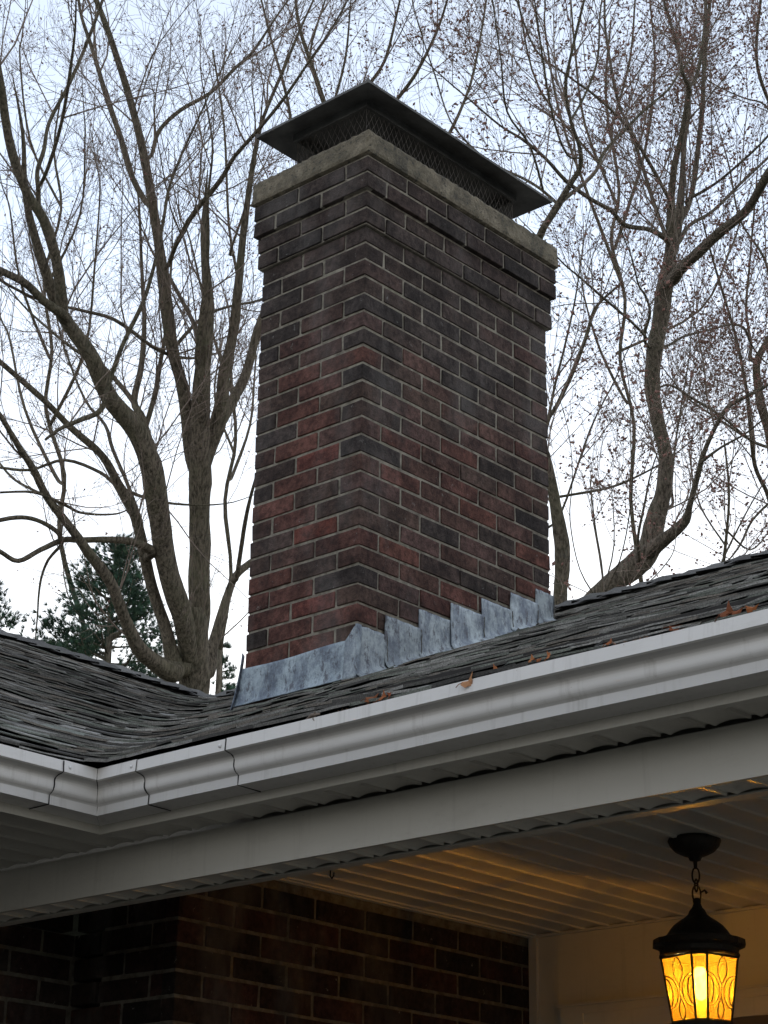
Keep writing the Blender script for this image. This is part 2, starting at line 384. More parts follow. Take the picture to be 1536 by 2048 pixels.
# metal rain cap: lid (shallow hip with turned-down rim) > mesh skirt
cap = empty('rain_cap', (-BW / 2, BD / 2, 0.372)); cap.parent = chim; cap.location = Vector(cap['_o']) - Vector(chim['_o'])
lid = MB()
lx0, lx1, ly0, ly1, zr = -BW - .036, .024, -.032, BD + .022, 0.578
ix0, ix1, iy0, iy1 = -BW + .075, -.085, .08, BD - .10
def rect(x0, x1, y0, y1, z): return [(x0, y0, z), (x1, y0, z), (x1, y1, z), (x0, y1, z)]
def loft(mb, A, B, col=(1, 1, 1), n=10):
    for i in range(4):
        a, b, c, d = A[i], A[(i + 1) % 4], B[(i + 1) % 4], B[i]
        for k in range(n):
            L = lambda p, q, t: tuple(p[m] + (q[m] - p[m]) * t for m in range(3))
            mb.quad(L(a, b, k / n), L(a, b, (k + 1) / n), L(d, c, (k + 1) / n), L(d, c, k / n), col)
loft(lid, rect(ix0, ix1, iy0, iy1, zr + .022), rect(lx0, lx1, ly0, ly1, zr))                 # underside of the flange
loft(lid, rect(lx0, lx1, ly0, ly1, zr), rect(lx0 - .001, lx1 + .001, ly0 - .001, ly1 + .001, zr + .009))  # hemmed rim
loft(lid, rect(lx0 - .001, lx1 + .001, ly0 - .001, ly1 + .001, zr + .009), rect(-BW / 2 - .01, -BW / 2 + .01, .35, BD - .35, zr + .075))
lid.quad(*rect(-BW / 2 - .01, -BW / 2 + .01, .35, BD - .35, zr + .075))
lid.quad(*rect(ix0, ix1, iy0, iy1, zr + .021)[::-1])
for (X, Y, sx_, sy_) in ((lx1, ly0, 1, -1), (lx0, ly0, -1, -1), (lx1, ly1, 1, 1), (lx0, ly1, -1, 1)):    # folded corner tips
    lid.add([(X, Y, zr - .002), (X - sx_ * .03, Y, zr), (X, Y - sy_ * .03, zr), (X + sx_ * .004, Y + sy_ * .004, zr + .017), (X - sx_ * .02, Y - sy_ * .02, zr + .014)],
            [(0, 1, 3), (0, 3, 2), (1, 4, 3), (2, 3, 4)])
lid.build('lid', M_LID, cap)
cap_children_fix = [o for o in bpy.data.objects if o.parent == cap]
fr = MB()
for (a0, a1, b0, b1) in ((ix0 - .012, ix1 + .012, iy0 - .012, iy0), (ix0 - .012, ix1 + .012, iy1, iy1 + .012), (ix0 - .012, ix0, iy0, iy1), (ix1, ix1 + .012, iy0, iy1)):
    fr.box(a0, a1, b0, b1, zr - .012, zr + .0195)
fr.build('band', M_LID, cap)
ms = MB()
def diamonds(mb, p0, p1, z0, z1, w=0.028, h=0.05, r=0.0011):
    p0, p1 = Vector(p0), Vector(p1); L = (p1 - p0).length; d = (p1 - p0) / L
    n = int(L / w); m = max(1, round((z1 - z0) / h)); hh = (z1 - z0) / m / 2
    for s_ in (0, 1):
        for i in range(-m, n + m + 1):
            pts = []
            x = i * w; 
            pts = []
            for q in range(2 * m + 1):
                off = (w / 2 - .001) * (1 if q % 2 else 0) * (1 if s_ == 0 else -1)
                xx = min(max(x + off, 0), L)
                pts.append(p0 + d * xx + Vector((0, 0, z0 + q * hh)))
            if 0 <= x <= L: mb.tube(pts, r, 3, cap=False, sm=False)
zz0 = 0.371
for a, b in (((ix0, iy0, 0), (ix1, iy0, 0)), ((ix1, iy0, 0), (ix1, iy1, 0)), ((ix1, iy1, 0), (ix0, iy1, 0)), ((ix0, iy1, 0), (ix0, iy0, 0))):
    diamonds(ms, a, b, zz0, zr + .01)
ms.build('mesh_screen', M_MESH, cap)
fl = MB()
for cyy in (0.3, 0.72):
    fl = MB(); fl.box(-BW / 2 - .10, -BW / 2 + .10, cyy - .12, cyy + .12, 0.3725, 0.45); fl.build('flue_tile', M_LID, chim)

# lead flashing on the side (stepped) and the apron in front
def sheet(name, pts_fn, nu, nv, parent, col, th=0.003):
    mb = MB(); V = [[pts_fn(i / nu, j / nv) for j in range(nv + 1)] for i in range(nu + 1)]
    vs = [tuple(p) for row in V for p in row]; n = nv + 1
    fs = [(i * n + j, (i + 1) * n + j, (i + 1) * n + j + 1, i * n + j + 1) for i in range(nu) for j in range(nv)]
    mb.add(vs, fs, col, True)
    o = mb.build(name, M_LEAD, parent)
    md = o.modifiers.new('thickness', 'SOLIDIFY'); md.thickness = th; md.offset = 0
    return o
steps = [(-0.012, .140, -1.498, .80), (.130, .312, -1.431, .76), (.303, .476, -1.3605, .92), (.468, .648, -1.294, 1.12), (.640, .812, -1.229, 1.08), (.802, .962, -1.163, 1.12), (.955, 1.062, -1.105, .72)]
for i, (y0, y1, zt, k) in enumerate(steps):
    lay = 0.0055 + 0.0032 * (i % 2)
    ph = ru(0, 6)
    def fn(u, v, y0=y0, y1=y1, zt=zt, lay=lay, ph=ph):
        y = y0 + (y1 - y0) * u; zb = -1.684 + .45 * y
        z = zt + (zb - zt) * v + (0.003 * math.sin(u * 9 + ph) if v > .9 else 0.0012 * math.sin(u * 17 + ph))
        x = lay + 0.0022 * math.sin(u * 5 + v * 4 + ph) * (v > 0.1) + max(0, v - .82) ** 2 * .9
        return (x + ru(-.0007, .0007), y, z + ru(-.0006, .0006))
    sheet('step_flashing', fn, 10, 12, chim, (k, k * 1.0, k * 1.0))
for i, (y0, y1, zt, k) in enumerate(steps):
    mb = MB(); zb = -1.684 + .45 * y1; pp = [(.0105 + ru(-.001, .001), y1 + ru(-.002, .002), zt - .004 + (zb + .004 - zt) * q / 9) for q in range(10)]
    mb.tube(pp, [ru(.0008, .0026) for _ in pp], 5)
    if i < 6:
        for q in range(7):
            yy = y1 + ru(-.02, .03); c_ = Vector((.012 + ru(0, .012), yy, -1.680 + .45 * yy + ru(0, .004))); mb.tube([c_, c_ + Vector((ru(.002, .01), ru(-.012, .012), ru(-.003, .004)))], [ru(.003, .007), ru(.001, .004)], 6, wob=.3)
    mb.build('sealant_bead', M_SEAL, chim)
def apron(u, v):
    x = .012 + (-BW - .012 - .012) * u
    zt = -1.548 + 0.004 * math.sin(u * 7) + (0.045 * max(0, 1 - u * 14)); zb = -1.684
    z = zt + (zb - zt) * min(v * 1.08, 1)
    y = -.006 - .0015 * math.sin(u * 11 + v * 3) - max(0, v - .6) ** 2 * .09
    
    return (x - max(0, u - .9) * v * .25 + ru(-.0005, .0005), y + ru(-.0008, .0008), max(z, -1.679 + .45 * y + .008))
sheet('apron_flashing', apron, 30, 14, chim, (.85, .9, .95))
def cornerwrap(u, v):
    a = u * 2 - 1; zt = -1.497 - .05 * max(0, -a)
    z = zt + (-1.688 - zt) * v
    if a < 0: x, y = .0095 + a * .05, -.0105
    else: x, y = .0105, -.0095 + a * .02
    return (x + ru(-.001, .001), y - .012 * v * v + ru(-.001, .001), z)
sheet('corner_flashing', cornerwrap, 8, 12, chim, (.8, .82, .85))
def leftfl(u, v):
    z = -1.49 + (-1.70 + 1.49) * v
    return (-BW - .008 - .022 * u - .03 * v * v, -.008 + .03 * u - .02 * v, z)
sheet('corner_flashing', leftfl, 6, 12, chim, (.6, .62, .7))

# ------------------------------------------------------------------ house
house = empty('house', (2.0, 0.6, -5.174))
tag(house, 'brick house with dark shingled roof, white gutters and a cream ceilinged front porch', 'house')
# roof: courses of shingles that follow the contour lines of two slopes woven through a valley
RX, RY, SL, Z0 = 0.900, -1.785, 0.45, -2.490
LTOP = SL * 4.38
rf = MB()
ncr = 46; dL = LTOP / ncr
def kval(L): return 0.013 + 0.027 * min(max(L, 0) / 0.5, 1)
def contour(L, q):
    k = kval(L)
    if q >= 0: lns = -math.log1p(math.exp(-q)); ln1 = -q + lns
    else: ln1 = -math.log1p(math.exp(q)); lns = q + ln1
    m, w = L + k * lns, L + k * ln1
    return RX - w / SL, RY + m / SL
SHC = [(0.18, 0.172, 0.155), (0.24, 0.23, 0.21), (0.34, 0.33, 0.305), (0.10, 0.095, 0.087), (0.21, 0.187, 0.16), (0.20, 0.21, 0.18)]
from mathutils import noise as mn
def course(L0, L1, c, wmin, wmax, fill, gap0, ths, cols):
    k = kval(L0)
    qmax = (SL * (5.6 - RX) + L0) / k; qmin = -((SL * (RY + 6.6) + L0) / k)
    q = qmin + ru(0, 1); wav = ru(0, 50)
    while q < qmax:
        q2 = min(q + ru(wmin, wmax) * SL / k, qmax)
        if rnd() > fill: q = q2; continue
        n = max(1, int((q2 - q) * k / SL / 0.045))
        th = random.choice(ths) * ru(.8, 1.25); drop = ru(-.004, .004); cl = random.choice(cols); s_ = ru(.85, 1.18); cl = tuple(a * s_ for a in cl)
        tops, bots, ups = [], [], []
        for i in range(n + 1):
            qq = q + (q2 - q) * i / n
            xa, ya = contour(L0, qq)
            nz = mn.noise(Vector((xa * 2.2, ya * 2.2, c * 3.7 + wav))); nz2 = mn.noise(Vector((xa * 11, ya * 11, c * 5.1))); nz3 = mn.noise(Vector((xa * 4.5, ya * 4.5, c * 9.3)))
            xa, ya = contour(L0 + drop * .5 + nz * .006 + nz2 * .006 + ru(-.0012, .0012), qq)
            sag = 0.010 * mn.noise(Vector((xa * .8, ya * .8, 0)))
            gap = gap0 * (.75 + 1.5 * nz3 + .5 * nz2) if c >= 0 else .001
            gap = max(gap, -.001)
            xb, yb = contour(L1, qq * kval(L0) / kval(L1))
            zb0 = Z0 + L0 + sag
            bots.append((xa, ya, zb0 + gap)); tops.append((xa, ya, zb0 + gap + th + ru(-.0012, .0012)))
            ups.append((xb, yb, Z0 + L1 + .001 + 0.010 * mn.noise(Vector((xb * .8, yb * .8, 0)))))
        dk = tuple(a * .8 for a in cl)
        for i in range(n):
            rf.quad(tops[i], tops[i + 1], ups[i + 1], ups[i], cl)
            rf.quad(bots[i], bots[i + 1], tops[i + 1], tops[i], dk)
            rf.quad(bots[i + 1], bots[i], (ups[i][0], ups[i][1], ups[i][2] - .003), (ups[i + 1][0], ups[i + 1][1], ups[i + 1][2] - .003), (.04, .04, .04))
        rf.quad(bots[0], tops[0], ups[0], (ups[0][0], ups[0][1], ups[0][2] - .003), dk)
        rf.quad(tops[-1], bots[-1], (ups[-1][0], ups[-1][1], ups[-1][2] - .003), ups[-1], dk)
        q = q2
for c in range(-1, ncr):
    L0 = c * dL if c >= 0 else -0.006; L1 = min(L0 + dL * 1.1, LTOP)
    course(L0, L1, c, .06, .30, 2, .0062, (.003, .0045, .006), SHC)
    if c >= 0 and L0 + dL < LTOP:      # second laminated layer, tabs with gaps between them
        course(L0 + dL * .12, min(L0 + dL * 1.08, LTOP), c + .5, .03, .16, .6, .0075, (.003, .0045), SHC)
zrg = Z0 + LTOP; yr_, xr_ = RY + 4.38, RX - 4.38
# back slopes beyond the ridges and deck under the courses
rf.quad((xr_ - .05, yr_, zrg), (5.6, yr_, zrg), (5.6, yr_ + 4.4, zrg - 1.98), (xr_ - 4.4, yr_ + 4.4, zrg - 1.98), (.09, .09, .09))
rf.quad((xr_, yr_ + .02, zrg), (xr_ - 4.4, yr_ + 4.4, zrg - 1.98), (xr_ - 4.4, -6.6, zrg - 1.98), (xr_, -6.6, zrg), (.09, .09, .09))
rf.quad((RX, RY, Z0 - .012), (5.6, RY, Z0 - .012), (5.6, yr_, zrg - .012), (xr_, yr_, zrg - .012), (.03, .03, .03))
rf.quad((RX, RY, Z0 - .012), (xr_, yr_, zrg - .012), (xr_, -6.6, zrg - .012), (RX, -6.6, Z0 - .012), (.03, .03, .03))
roof = rf.build('shingle_roof', M_SHING, house)
# ridge caps
def ridge_caps(p0, p1, step=0.135):
    mb = MB(); p0, p1 = Vector(p0), Vector(p1); d = (p1 - p0); L = d.length; d.normalize(); sd_ = d.cross(Vector((0, 0, 1)))
    s = 0
    while s < L:
        a = p0 + d * s; b = p0 + d * (s + step * 1.35)
        w = ru(.13, .15); hu = ru(.016, .032); kk_ = ru(.7, 1.15); cl = tuple(x * kk_ for x in (.13, .126, .118)); dr = w * SL
        rowA, rowB, rowC = [], [], []
        for t in (-1, -.6, -.25, 0, .25, .6, 1):
            zz = -abs(t) * dr + .030 - .012 * abs(t)
            rowA.append(tuple(a + sd_ * (w * t) + Vector((0, 0, zz + .006))))
            rowB.append(tuple(b + sd_ * (w * t * 1.02) + Vector((0, 0, zz + hu + ru(-.003, .003)))))
            rowC.append(tuple(b + sd_ * (w * t * 1.02) + Vector((0, 0, zz + hu - .012))))
        for i in range(6):
            mb.quad(rowA[i], rowA[i + 1], rowB[i + 1], rowB[i], cl)
            mb.quad(rowB[i], rowB[i + 1], rowC[i + 1], rowC[i], tuple(x * .5 for x in cl))
        s += step
    return mb
ridge_caps((5.6, yr_, zrg), (xr_ - .1, yr_, zrg)).build('ridge_cap', M_SHING, roof)
ridge_caps((xr_, -6.6, zrg + .0), (xr_, yr_ + .1, zrg)).build('ridge_cap', M_SHING, roof)

# gutters: ogee profile swept along both eaves, mitred at the inside corner
ZL = -2.500
PROF = [(.088, -.004), (.096, .0005), (.1045, .0), (.106, -.0245), (.100, -.0262), (.091, -.0280), (.0835, -.0310), (.0795, -.0355), (.0787, -.0410),
        (.0792, -.0470), (.0792, -.0530), (.0772, -.0590), (.0720, -.0640), (.0655, -.0675), (.0650, -.0690), (.0656, -.0885), (.0, -.0885)]
FY, FX = -1.6955, 0.8125          # fascia planes
def gutter_run(axis, a0, a1, grow=0.0, mitre0=False, mitre1=False, name='gutter', parent=house, prof=PROF):
    mb = MB(); n = max(2, int(abs(a1 - a0) / .12)); vs = []
    for i in range(n + 1):
        for (o, z) in prof:
            o += grow * (1 if o > .001 else 0); zz = z - grow * (.6 if z < -.06 else 0) + grow * .6 * (z > -.01)
            a = a0 + (a1 - a0) * i / n
            if axis == 'x':
                if i == 0 and mitre0: a = FX + o
                vs.append((a, FY - o, ZL + zz + .0008 * math.sin(a * 7)))
            else:
                if i == 0 and mitre0: a = FY - o
                vs.append((FX + o, a, ZL + zz + .0008 * math.sin(a * 6 + 1)))
    m = len(prof)
    fs = [(i * m + j, i * m + j + 1, (i + 1) * m + j + 1, (i + 1) * m + j) for i in range(n) for j in range(m - 1)]
    mb.add(vs, fs)
    # flat-shade the sharp folds, smooth ogee
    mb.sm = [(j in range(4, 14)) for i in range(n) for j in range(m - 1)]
    dk_ = {4: .66, 5: .70, 6: .80, 7: .92, 11: .9, 12: .78, 13: .66, 14: .8}  # grime and shade painted into the tint under the lip and above the strip
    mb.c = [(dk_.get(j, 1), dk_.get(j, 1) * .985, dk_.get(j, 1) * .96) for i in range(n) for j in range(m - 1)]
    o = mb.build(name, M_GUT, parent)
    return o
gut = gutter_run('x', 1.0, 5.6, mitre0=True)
gut['label'] = 'long white gutter along the front eave below the chimney'
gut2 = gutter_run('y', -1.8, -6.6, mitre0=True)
# corner mitre sleeves lie over both runs, and a lap joint further right
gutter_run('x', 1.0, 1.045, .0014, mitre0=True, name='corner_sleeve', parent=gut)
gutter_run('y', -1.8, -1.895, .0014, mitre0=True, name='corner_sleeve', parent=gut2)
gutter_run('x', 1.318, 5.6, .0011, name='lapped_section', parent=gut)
def seam(axis, a, parent):
    mb = MB(); pts = []
    for (o, z) in PROF[2:]:
        pts.append((a + .03 * max(0, (-z - .03)) * (0), FY - o - .0016, ZL + z) if axis == 'x' else (FX + o + .0016, a, ZL + z))
    pts[-1] = (pts[-1][0], pts[-1][1], pts[-1][2] - .001)
    mb.tube([Vector(p) + Vector((ru(-.0006, .0006), 0, -.0005)) for p in pts], [ru(.0007, .0016) for _ in pts], 5)
    mb.build('caulked_seam', M_GRIME, parent)
seam('x', 1.0455, gut); seam('y', -1.8955, gut2); seam('x', 1.317, gut)
mbc = MB(); mbc.tube([(FX + o + .0012, FY - o - .0012, ZL + z) for (o, z) in PROF[2:]], .0011, 5); mbc.build('caulked_seam', M_GRIME, gut)
for (ax, a, o, z) in (('x', 1.03, .1065, -.012), ('x', 1.30, .1065, -.013), ('y', -1.878, .1065, -.012), ('x', 1.03, .0765, -.055), ('y', -1.873, .0745, -.058)):
    mb = MB(); c_ = Vector((a, FY - o, ZL + z)) if ax == 'x' else Vector((FX + o, a, ZL + z))
    d_ = Vector((0, -1, 0)) if ax == 'x' else Vector((1, 0, 0))
    mb.tube([c_, c_ + d_ * .0016, c_ + d_ * .0032], [.0042, .0038, .0014], 8); mb.build('rivet', M_GUT, gut if ax == 'x' else gut2)
# debris-filled trough behind the lips
db = MB()
def strip(x0, x1, y0, y1, nx, ny, amp):
    V = [(x0 + (x1 - x0) * i / nx, y0 + (y1 - y0) * j / ny, ZL - .007 + ru(-amp, amp)) for i in range(nx + 1) for j in range(ny + 1)]
    db.add(V, [(i * (ny + 1) + j, (i + 1) * (ny + 1) + j, (i + 1) * (ny + 1) + j + 1, i * (ny + 1) + j + 1) for i in range(nx) for j in range(ny)])
strip(FX + .01, 5.6, FY - .097, FY - .002, 400, 8, .004); strip(FX + .002, FX + .097, -6.6, FY - .01, 8, 400, .004)
for _ in range(420):      # grit, needles and crumbs heaped just behind the lip
    clump = random.choice((1.62, 1.70, 2.02, 2.10, 2.30, 2.36, 2.45, None, None, None, None))
    x = ru(.95, 2.6) if clump is None else random.gauss(clump, .03)
    c_ = Vector((x, FY - ru(.082, .101), ZL + ru(-.006, .0015 if clump is None else .005))); a = Vector((ru(-1, 1), ru(-1, 1), ru(-.6, .6))).normalized() * ru(.003, .010); b = a.orthogonal().normalized() * ru(.0008, .003)
    kk = ru(.7, 2.6); db.add([tuple(c_ - a), tuple(c_ + b), tuple(c_ + a), tuple(c_ - b)], [(0, 1, 2, 3)], (kk, kk, kk))
tag(db.build('gutter_debris', mat_simple('leaf_litter', (.13, .085, .06), .95, .7, 60, bmp=.8, usetint=True), house), kind='stuff')
# fascia boards
fb = MB(); fb.box(FX - .02, 5.6, FY, FY + .02, -2.609, -2.462); fb.box(FX - .02, FX, -6.6, FY + .02, -2.6085, -2.4625)
fb.build('fascia', M_VINYL, house)

def panels(mb, x0, x1, y0, y1, z, ph=0.0, pitch=.0955, arch=.0055, rib=.020, rz=.006):
    """vinyl soffit: scalloped panels running along y"""
    i0 = math.floor((x0 - ph) / pitch); x = ph + i0 * pitch
    prof = []
    while x < x1 + pitch:
        prof += [(x, z), (x + .0015, z + rz), (x + rib, z + rz), (x + rib + .0015, z - .0005)]
        w = pitch - rib - .003
        for t in (.12, .25, .4, .55, .7, .85): prof.append((x + rib + .0015 + w * t, z + arch * math.sin(math.pi * t) ** .8))
        x += pitch
    prof = [p for p in prof if x0 <= p[0] <= x1]
    ny = max(1, int((y1 - y0) / .5)); vs = []
    for (a, b) in prof:
        for j in range(ny + 1): vs.append((a, y0 + (y1 - y0) * j / ny, b))
    mb.add(vs, [(i * (ny + 1) + j, i * (ny + 1) + j + 1, (i + 1) * (ny + 1) + j + 1, (i + 1) * (ny + 1) + j) for i in range(len(prof) - 1) for j in range(ny)])
YB = -1.5600
sf = MB(); panels(sf, FX - .02, 5.6, FY + .018, YB - .006, -2.6000, ph=1.3535); panels(sf, -.19, FX - .02, -6.6, YB - .006, -2.6000, ph=1.3535)
sf.build('soffit', M_VINYL, house)
beam = MB()
beam.box(-.20, 5.6, YB, YB + .004, -2.7030, -2.6025); beam.box(-.20, 5.6, YB + .0042, YB + .010, -2.7030, -2.698)
bo = beam.build('porch_beam', M_VINYL, house)
bs_ = MB(); panels(bs_, -.19, 5.6, YB + .0105, YB + .0880, -2.7025, ph=1.3365 - .003); bs_.build('underside_panel', M_GLOSSV, bo)
bt = MB(); bt.box(-.19, 5.6, YB + .0915, YB + .120, -2.7045, -2.7010); bt.box(-.19, 5.6, YB + .112, YB + .118, -2.7004, -2.44); bt.build('inner_trim', M_VINYL, bo)
ce = MB(); panels(ce, -.19, 5.6, YB + .110, .600, -2.4485, ph=.262, arch=.003, rib=.014, rz=-.0055); 
ce.box(.2435, .262, -.935, .592, -2.4585, -2.4505); ce.box(.262, 5.6, .578, .592, -2.4585, -2.4505)
ceil = ce.build('porch_ceiling', M_VINYL, house)
deckb = MB(); deckb.box(-.6, 5.6, -1.50, 2.2, -2.36, -2.35, (.1, .1, .1)); deckb.build('attic_floor', M_GRIME, house)
hk = MB(); hb = on_plane(661, 1742, (0, 0, 1), -2.449)
hk.tube([hb + Vector((0, 0, .004)), hb + Vector((0, 0, -.014)), hb + Vector((.006, 0, -.022)), hb + Vector((.013, 0, -.014)), hb + Vector((.013, 0, -.006))], .0022, 6)
hk.build('ceiling_hook', M_IRON, ceil)

# brick walls of the house
wl = MB(); wm = MB()
zk = -2.688
def wall_bricks(axis, fixed, a0, a1, sgn, corner_at, depth=.05):
    """axis: direction the wall runs; bricks stand proud of the mortar core towards sgn"""
    U = .2127; k0 = -3
    for k in range(k0, 37):
        z1 = zk - k * CH; 
        if z1 - CH < -5.17: break
        if z1 > -2.43: continue
        a = corner_at - (U / 2 if k % 2 else 0)
        s = math.floor((a0 - a) / U)
        x = a + s * U
        while x < a1:
            x0, x1 = max(x, a0), min(x + U - JT, a1)
            if x1 - x0 > .015:
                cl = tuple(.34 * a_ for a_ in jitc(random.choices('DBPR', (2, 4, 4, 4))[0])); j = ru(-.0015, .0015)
                if axis == 'y': wl.cbox(fixed - depth, fixed + j, x0, x1, z1 - CH + JT, z1, .002, cl, .0012)
                else: wl.cbox(x0, x1, fixed - j, fixed + depth, z1 - CH + JT, z1, .002, cl, .0012)
            x += U
WX, WXI, WYC, WYB = .240, -.180, -.930, .593
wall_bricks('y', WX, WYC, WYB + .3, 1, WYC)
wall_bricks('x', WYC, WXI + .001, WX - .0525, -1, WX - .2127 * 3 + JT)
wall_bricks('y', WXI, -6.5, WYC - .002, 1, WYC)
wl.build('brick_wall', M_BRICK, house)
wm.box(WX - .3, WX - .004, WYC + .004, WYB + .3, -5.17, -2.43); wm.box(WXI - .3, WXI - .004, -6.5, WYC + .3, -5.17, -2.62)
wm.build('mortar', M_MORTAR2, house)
# entrance wall with trim, door casing and door
ew = MB(); ew.box(.2405, 5.6, WYB, WYB + .1, -5.17, -2.452); bw_ = ew.build('entrance_wall', M_WALL, house)
tr = MB(); tr.box(.2435, .274, WYB - .012, WYB - .0003, -5.17, -2.459); tr.build('corner_trim', M_VINYL, bw_)
dc = MB(); dc.box(.372, 2.4, WYB - .022, WYB - .0003, -2.712, -2.684); dc.box(.372, .46, WYB - .022, WYB - .0003, -5.15, -2.712); dc.box(.365, 2.41, WYB - .03, WYB - .0225, -2.688, -2.680)
dc.box(.46, 2.4, WYB - .016, WYB - .0003, -2.765, -2.712)
dc.build('door_casing', M_VINYL, bw_)
dr_ = MB(); dr_.box(.4605, 2.4, WYB - .008, WYB - .0003, -5.15, -2.7655); dr_.build('front_door', mat_simple('dark_door_paint', (.09, .075, .06), .5, .1, 5), bw_)
pst = MB(); pst.box(5.4, 5.55, -1.55, -1.40, -5.17, -2.70); pst.build('porch_post', M_VINYL, house)
fl_ = MB(); fl_.box(WX, 5.6, -1.5, WYB, -5.17, -5.06); fl_.build('porch_floor', M_DRIVE, house)

# ------------------------------------------------------------------ dry leaves caught on the gutter
def leaf(x, y, size, col, label, rot, curl=.5, yy=-1.797, parts=5):
    size *= 1.35
    c0 = on_plane(x, y, (0, 1, 0), yy); mb = MB()
    e1 = Vector((math.cos(rot), .35, math.sin(rot))).normalized(); e2 = Vector((-math.sin(rot), .5, math.cos(rot))).normalized()
    nn = e1.cross(e2)
    out = []; n = 14
    for i in range(n):
        a = 2 * math.pi * i / n; r = size * (.62 + .38 * abs(math.cos(2.5 * a))) * ru(.8, 1.1)
        out.append(c0 + e1 * (r * math.cos(a)) + e2 * (r * .75 * math.sin(a)) + nn * (curl * r * r / size * math.cos(2 * a) * .7))
    vs = [tuple(c0)] + [tuple(p) for p in out]
    mb.add(vs, [(0, i + 1, (i + 1) % n + 1) for i in range(n)], col)
    st = c0 - e1 * size * 1.5 + nn * size * .2
    mb.tube([out[n // 2], (out[n // 2] + st) / 2 + nn * .002, st], .0008, 4, col=tuple(a * .6 for a in col))
    o = mb.build('dry_leaf', M_LEAF); md = o.modifiers.new('thickness', 'SOLIDIFY'); md.thickness = .0006
    tag(o, label, 'leaf', 'dry leaves caught along the white gutter lip')
leaf(745, 1396, .012, (.9, .8, .8), 'curled brown leaf left of a leaf pair on the gutter lip straight below the chimney', .3, yy=-1.79)
leaf(764, 1392, .010, (1.1, .9, .8), 'orange brown leaf in the middle of the clump below the chimney corner', 1.2, yy=-1.79)
leaf(778, 1391, .007, (1.0, .7, .7), 'small dark brown leaf at the right end of the clump below the chimney', 2.2, yy=-1.79)
leaf(936, 1362, .0125, (1.9, 2.3, 2.6), 'pale tan folded leaf hanging over the front of the gutter lip', .6, .9, yy=-1.8035)
leaf(987, 1339, .008, (1.3, 1.1, .9), 'lone orange leaf standing up on the gutter lip right of the pale hanging leaf', 1.5, yy=-1.79)
leaf(1061, 1318, .008, (1.4, 1.3, 1.1), 'light orange leaf at the left of the trio on the gutter lip', 1.3, yy=-1.79)
leaf(1078, 1319, .005, (1.1, .9, .8), 'tiny leaf in the middle of the trio on the gutter lip', .2, yy=-1.79)
leaf(1095, 1312, .008, (1.4, 1.2, 1.0), 'upright orange leaf at the right of the trio on the gutter lip', 1.6, yy=-1.79)
leaf(1218, 1284, .007, (1.2, 1.0, .9), 'small brown leaf alone on the gutter lip under the lower shingle edge', .8, yy=-1.79)
leaf(1350, 1254, .010, (.8, .6, .6), 'long flat reddish leaf lying behind the gutter lip', .1, .2, yy=-1.785)
leaf(1452, 1221, .014, (.75, .6, .6), 'largest dark brown crumpled leaf on the gutter near the right edge', 1.0, .8, yy=-1.79)
leaf(1474, 1224, .009, (.9, .7, .7), 'brown leaf touching the large crumpled one on the gutter', .3, yy=-1.79)
leaf(1505, 1216, .010, (1.2, 1.0, .8), 'thin tan leaf farthest right on the gutter lip', .1, .9, yy=-1.797)
tw = MB()
a_ = on_plane(612, 1440, (0, 1, 0), -1.795); b_ = on_plane(640, 1428, (0, 1, 0), -1.80)
tw.tube([a_, (a_ + b_) / 2 + Vector((0, -.004, .003)), b_], [.002, .0045, .002], 6, wob=.3)
for _ in range(7): tw.tube([(a_ + b_) / 2, (a_ + b_) / 2 + Vector((ru(-.014, .014), ru(-.008, .004), ru(-.012, .010)))], [.0025, .0006], 4)
tag(tw.build('twig_debris', M_TWIG), 'dark clump of twig debris hanging over the gutter lip left of all the leaves', 'twig')

# ------------------------------------------------------------------ lantern
LC = (1.431, -.260, 0)
lan = empty('hanging_lantern', (LC[0], LC[1], -2.95))
tag(lan, 'black iron lantern with amber glass glowing, hanging by a chain from the porch ceiling', 'lantern')
view2 = math.atan2(CAM.y - LC[1], CAM.x - LC[0])
mb = MB(); mb.lathe([(.0, -2.4475), (.066, -2.4475), (.068, -2.4535), (.063, -2.466), (.050, -2.480), (.030, -2.490), (.018, -2.494), (.014, -2.503), (.005, -2.506), (0, -2.507)], LC, 32); mb.build('canopy', M_IRON, lan)
ch_ = MB()
ch_.tube([(LC[0], LC[1], -2.503), (LC[0], LC[1], -2.524)], [.006, .004], 8)
def link(z, h, w, ang, r=.0024):
    pts = []; ex = Vector((math.cos(ang), math.sin(ang), 0))
    for i in range(17):
        a = 2 * math.pi * i / 16
        pts.append(Vector((LC[0], LC[1], z)) + ex * (w * math.cos(a)) + Vector((0, 0, h * math.sin(a))))
    ch_.tube(pts, r, 6, cap=False)
link(-2.541, .020, .0095, view2 + 1.3); link(-2.566, .016, .008, view2 + .5); link(-2.588, .022, .0105, view2 + 1.7)
ch_.tube([Vector((LC[0], LC[1], -2.585)) + Vector((.006, .006, 0)), Vector((LC[0], LC[1], -2.582)) + Vector((.016, .012, .004)), Vector((LC[0], LC[1], -2.587)) + Vector((.02, .017, .001))], [.002, .003, .0045], 6)
ch_.build('chain', M_IRON, lan)
mb = MB()
mb.lathe([(.005, -2.598), (.011, -2.603), (.0095, -2.612), (.013, -2.622), (.020, -2.630), (.024, -2.640), (.036, -2.650), (.046, -2.656), (.062, -2.668), (.072, -2.680), (.080, -2.692), (.092, -2.700), (.103, -2.703)], LC, 40)
mb.lathe([(.103, -2.703), (.1165, -2.7055), (.1175, -2.7195), (.106, -2.724), (.101, -2.727), (.099, -2.738), (.1025, -2.744), (.097, -2.748), (.09, -2.747), (.0, -2.742)], LC, 16, phase=view2 + math.pi / 16, sm=False, radf=lambda k: 1.0 if k % 2 else .985)
mb.build('roof', M_IRON, lan)
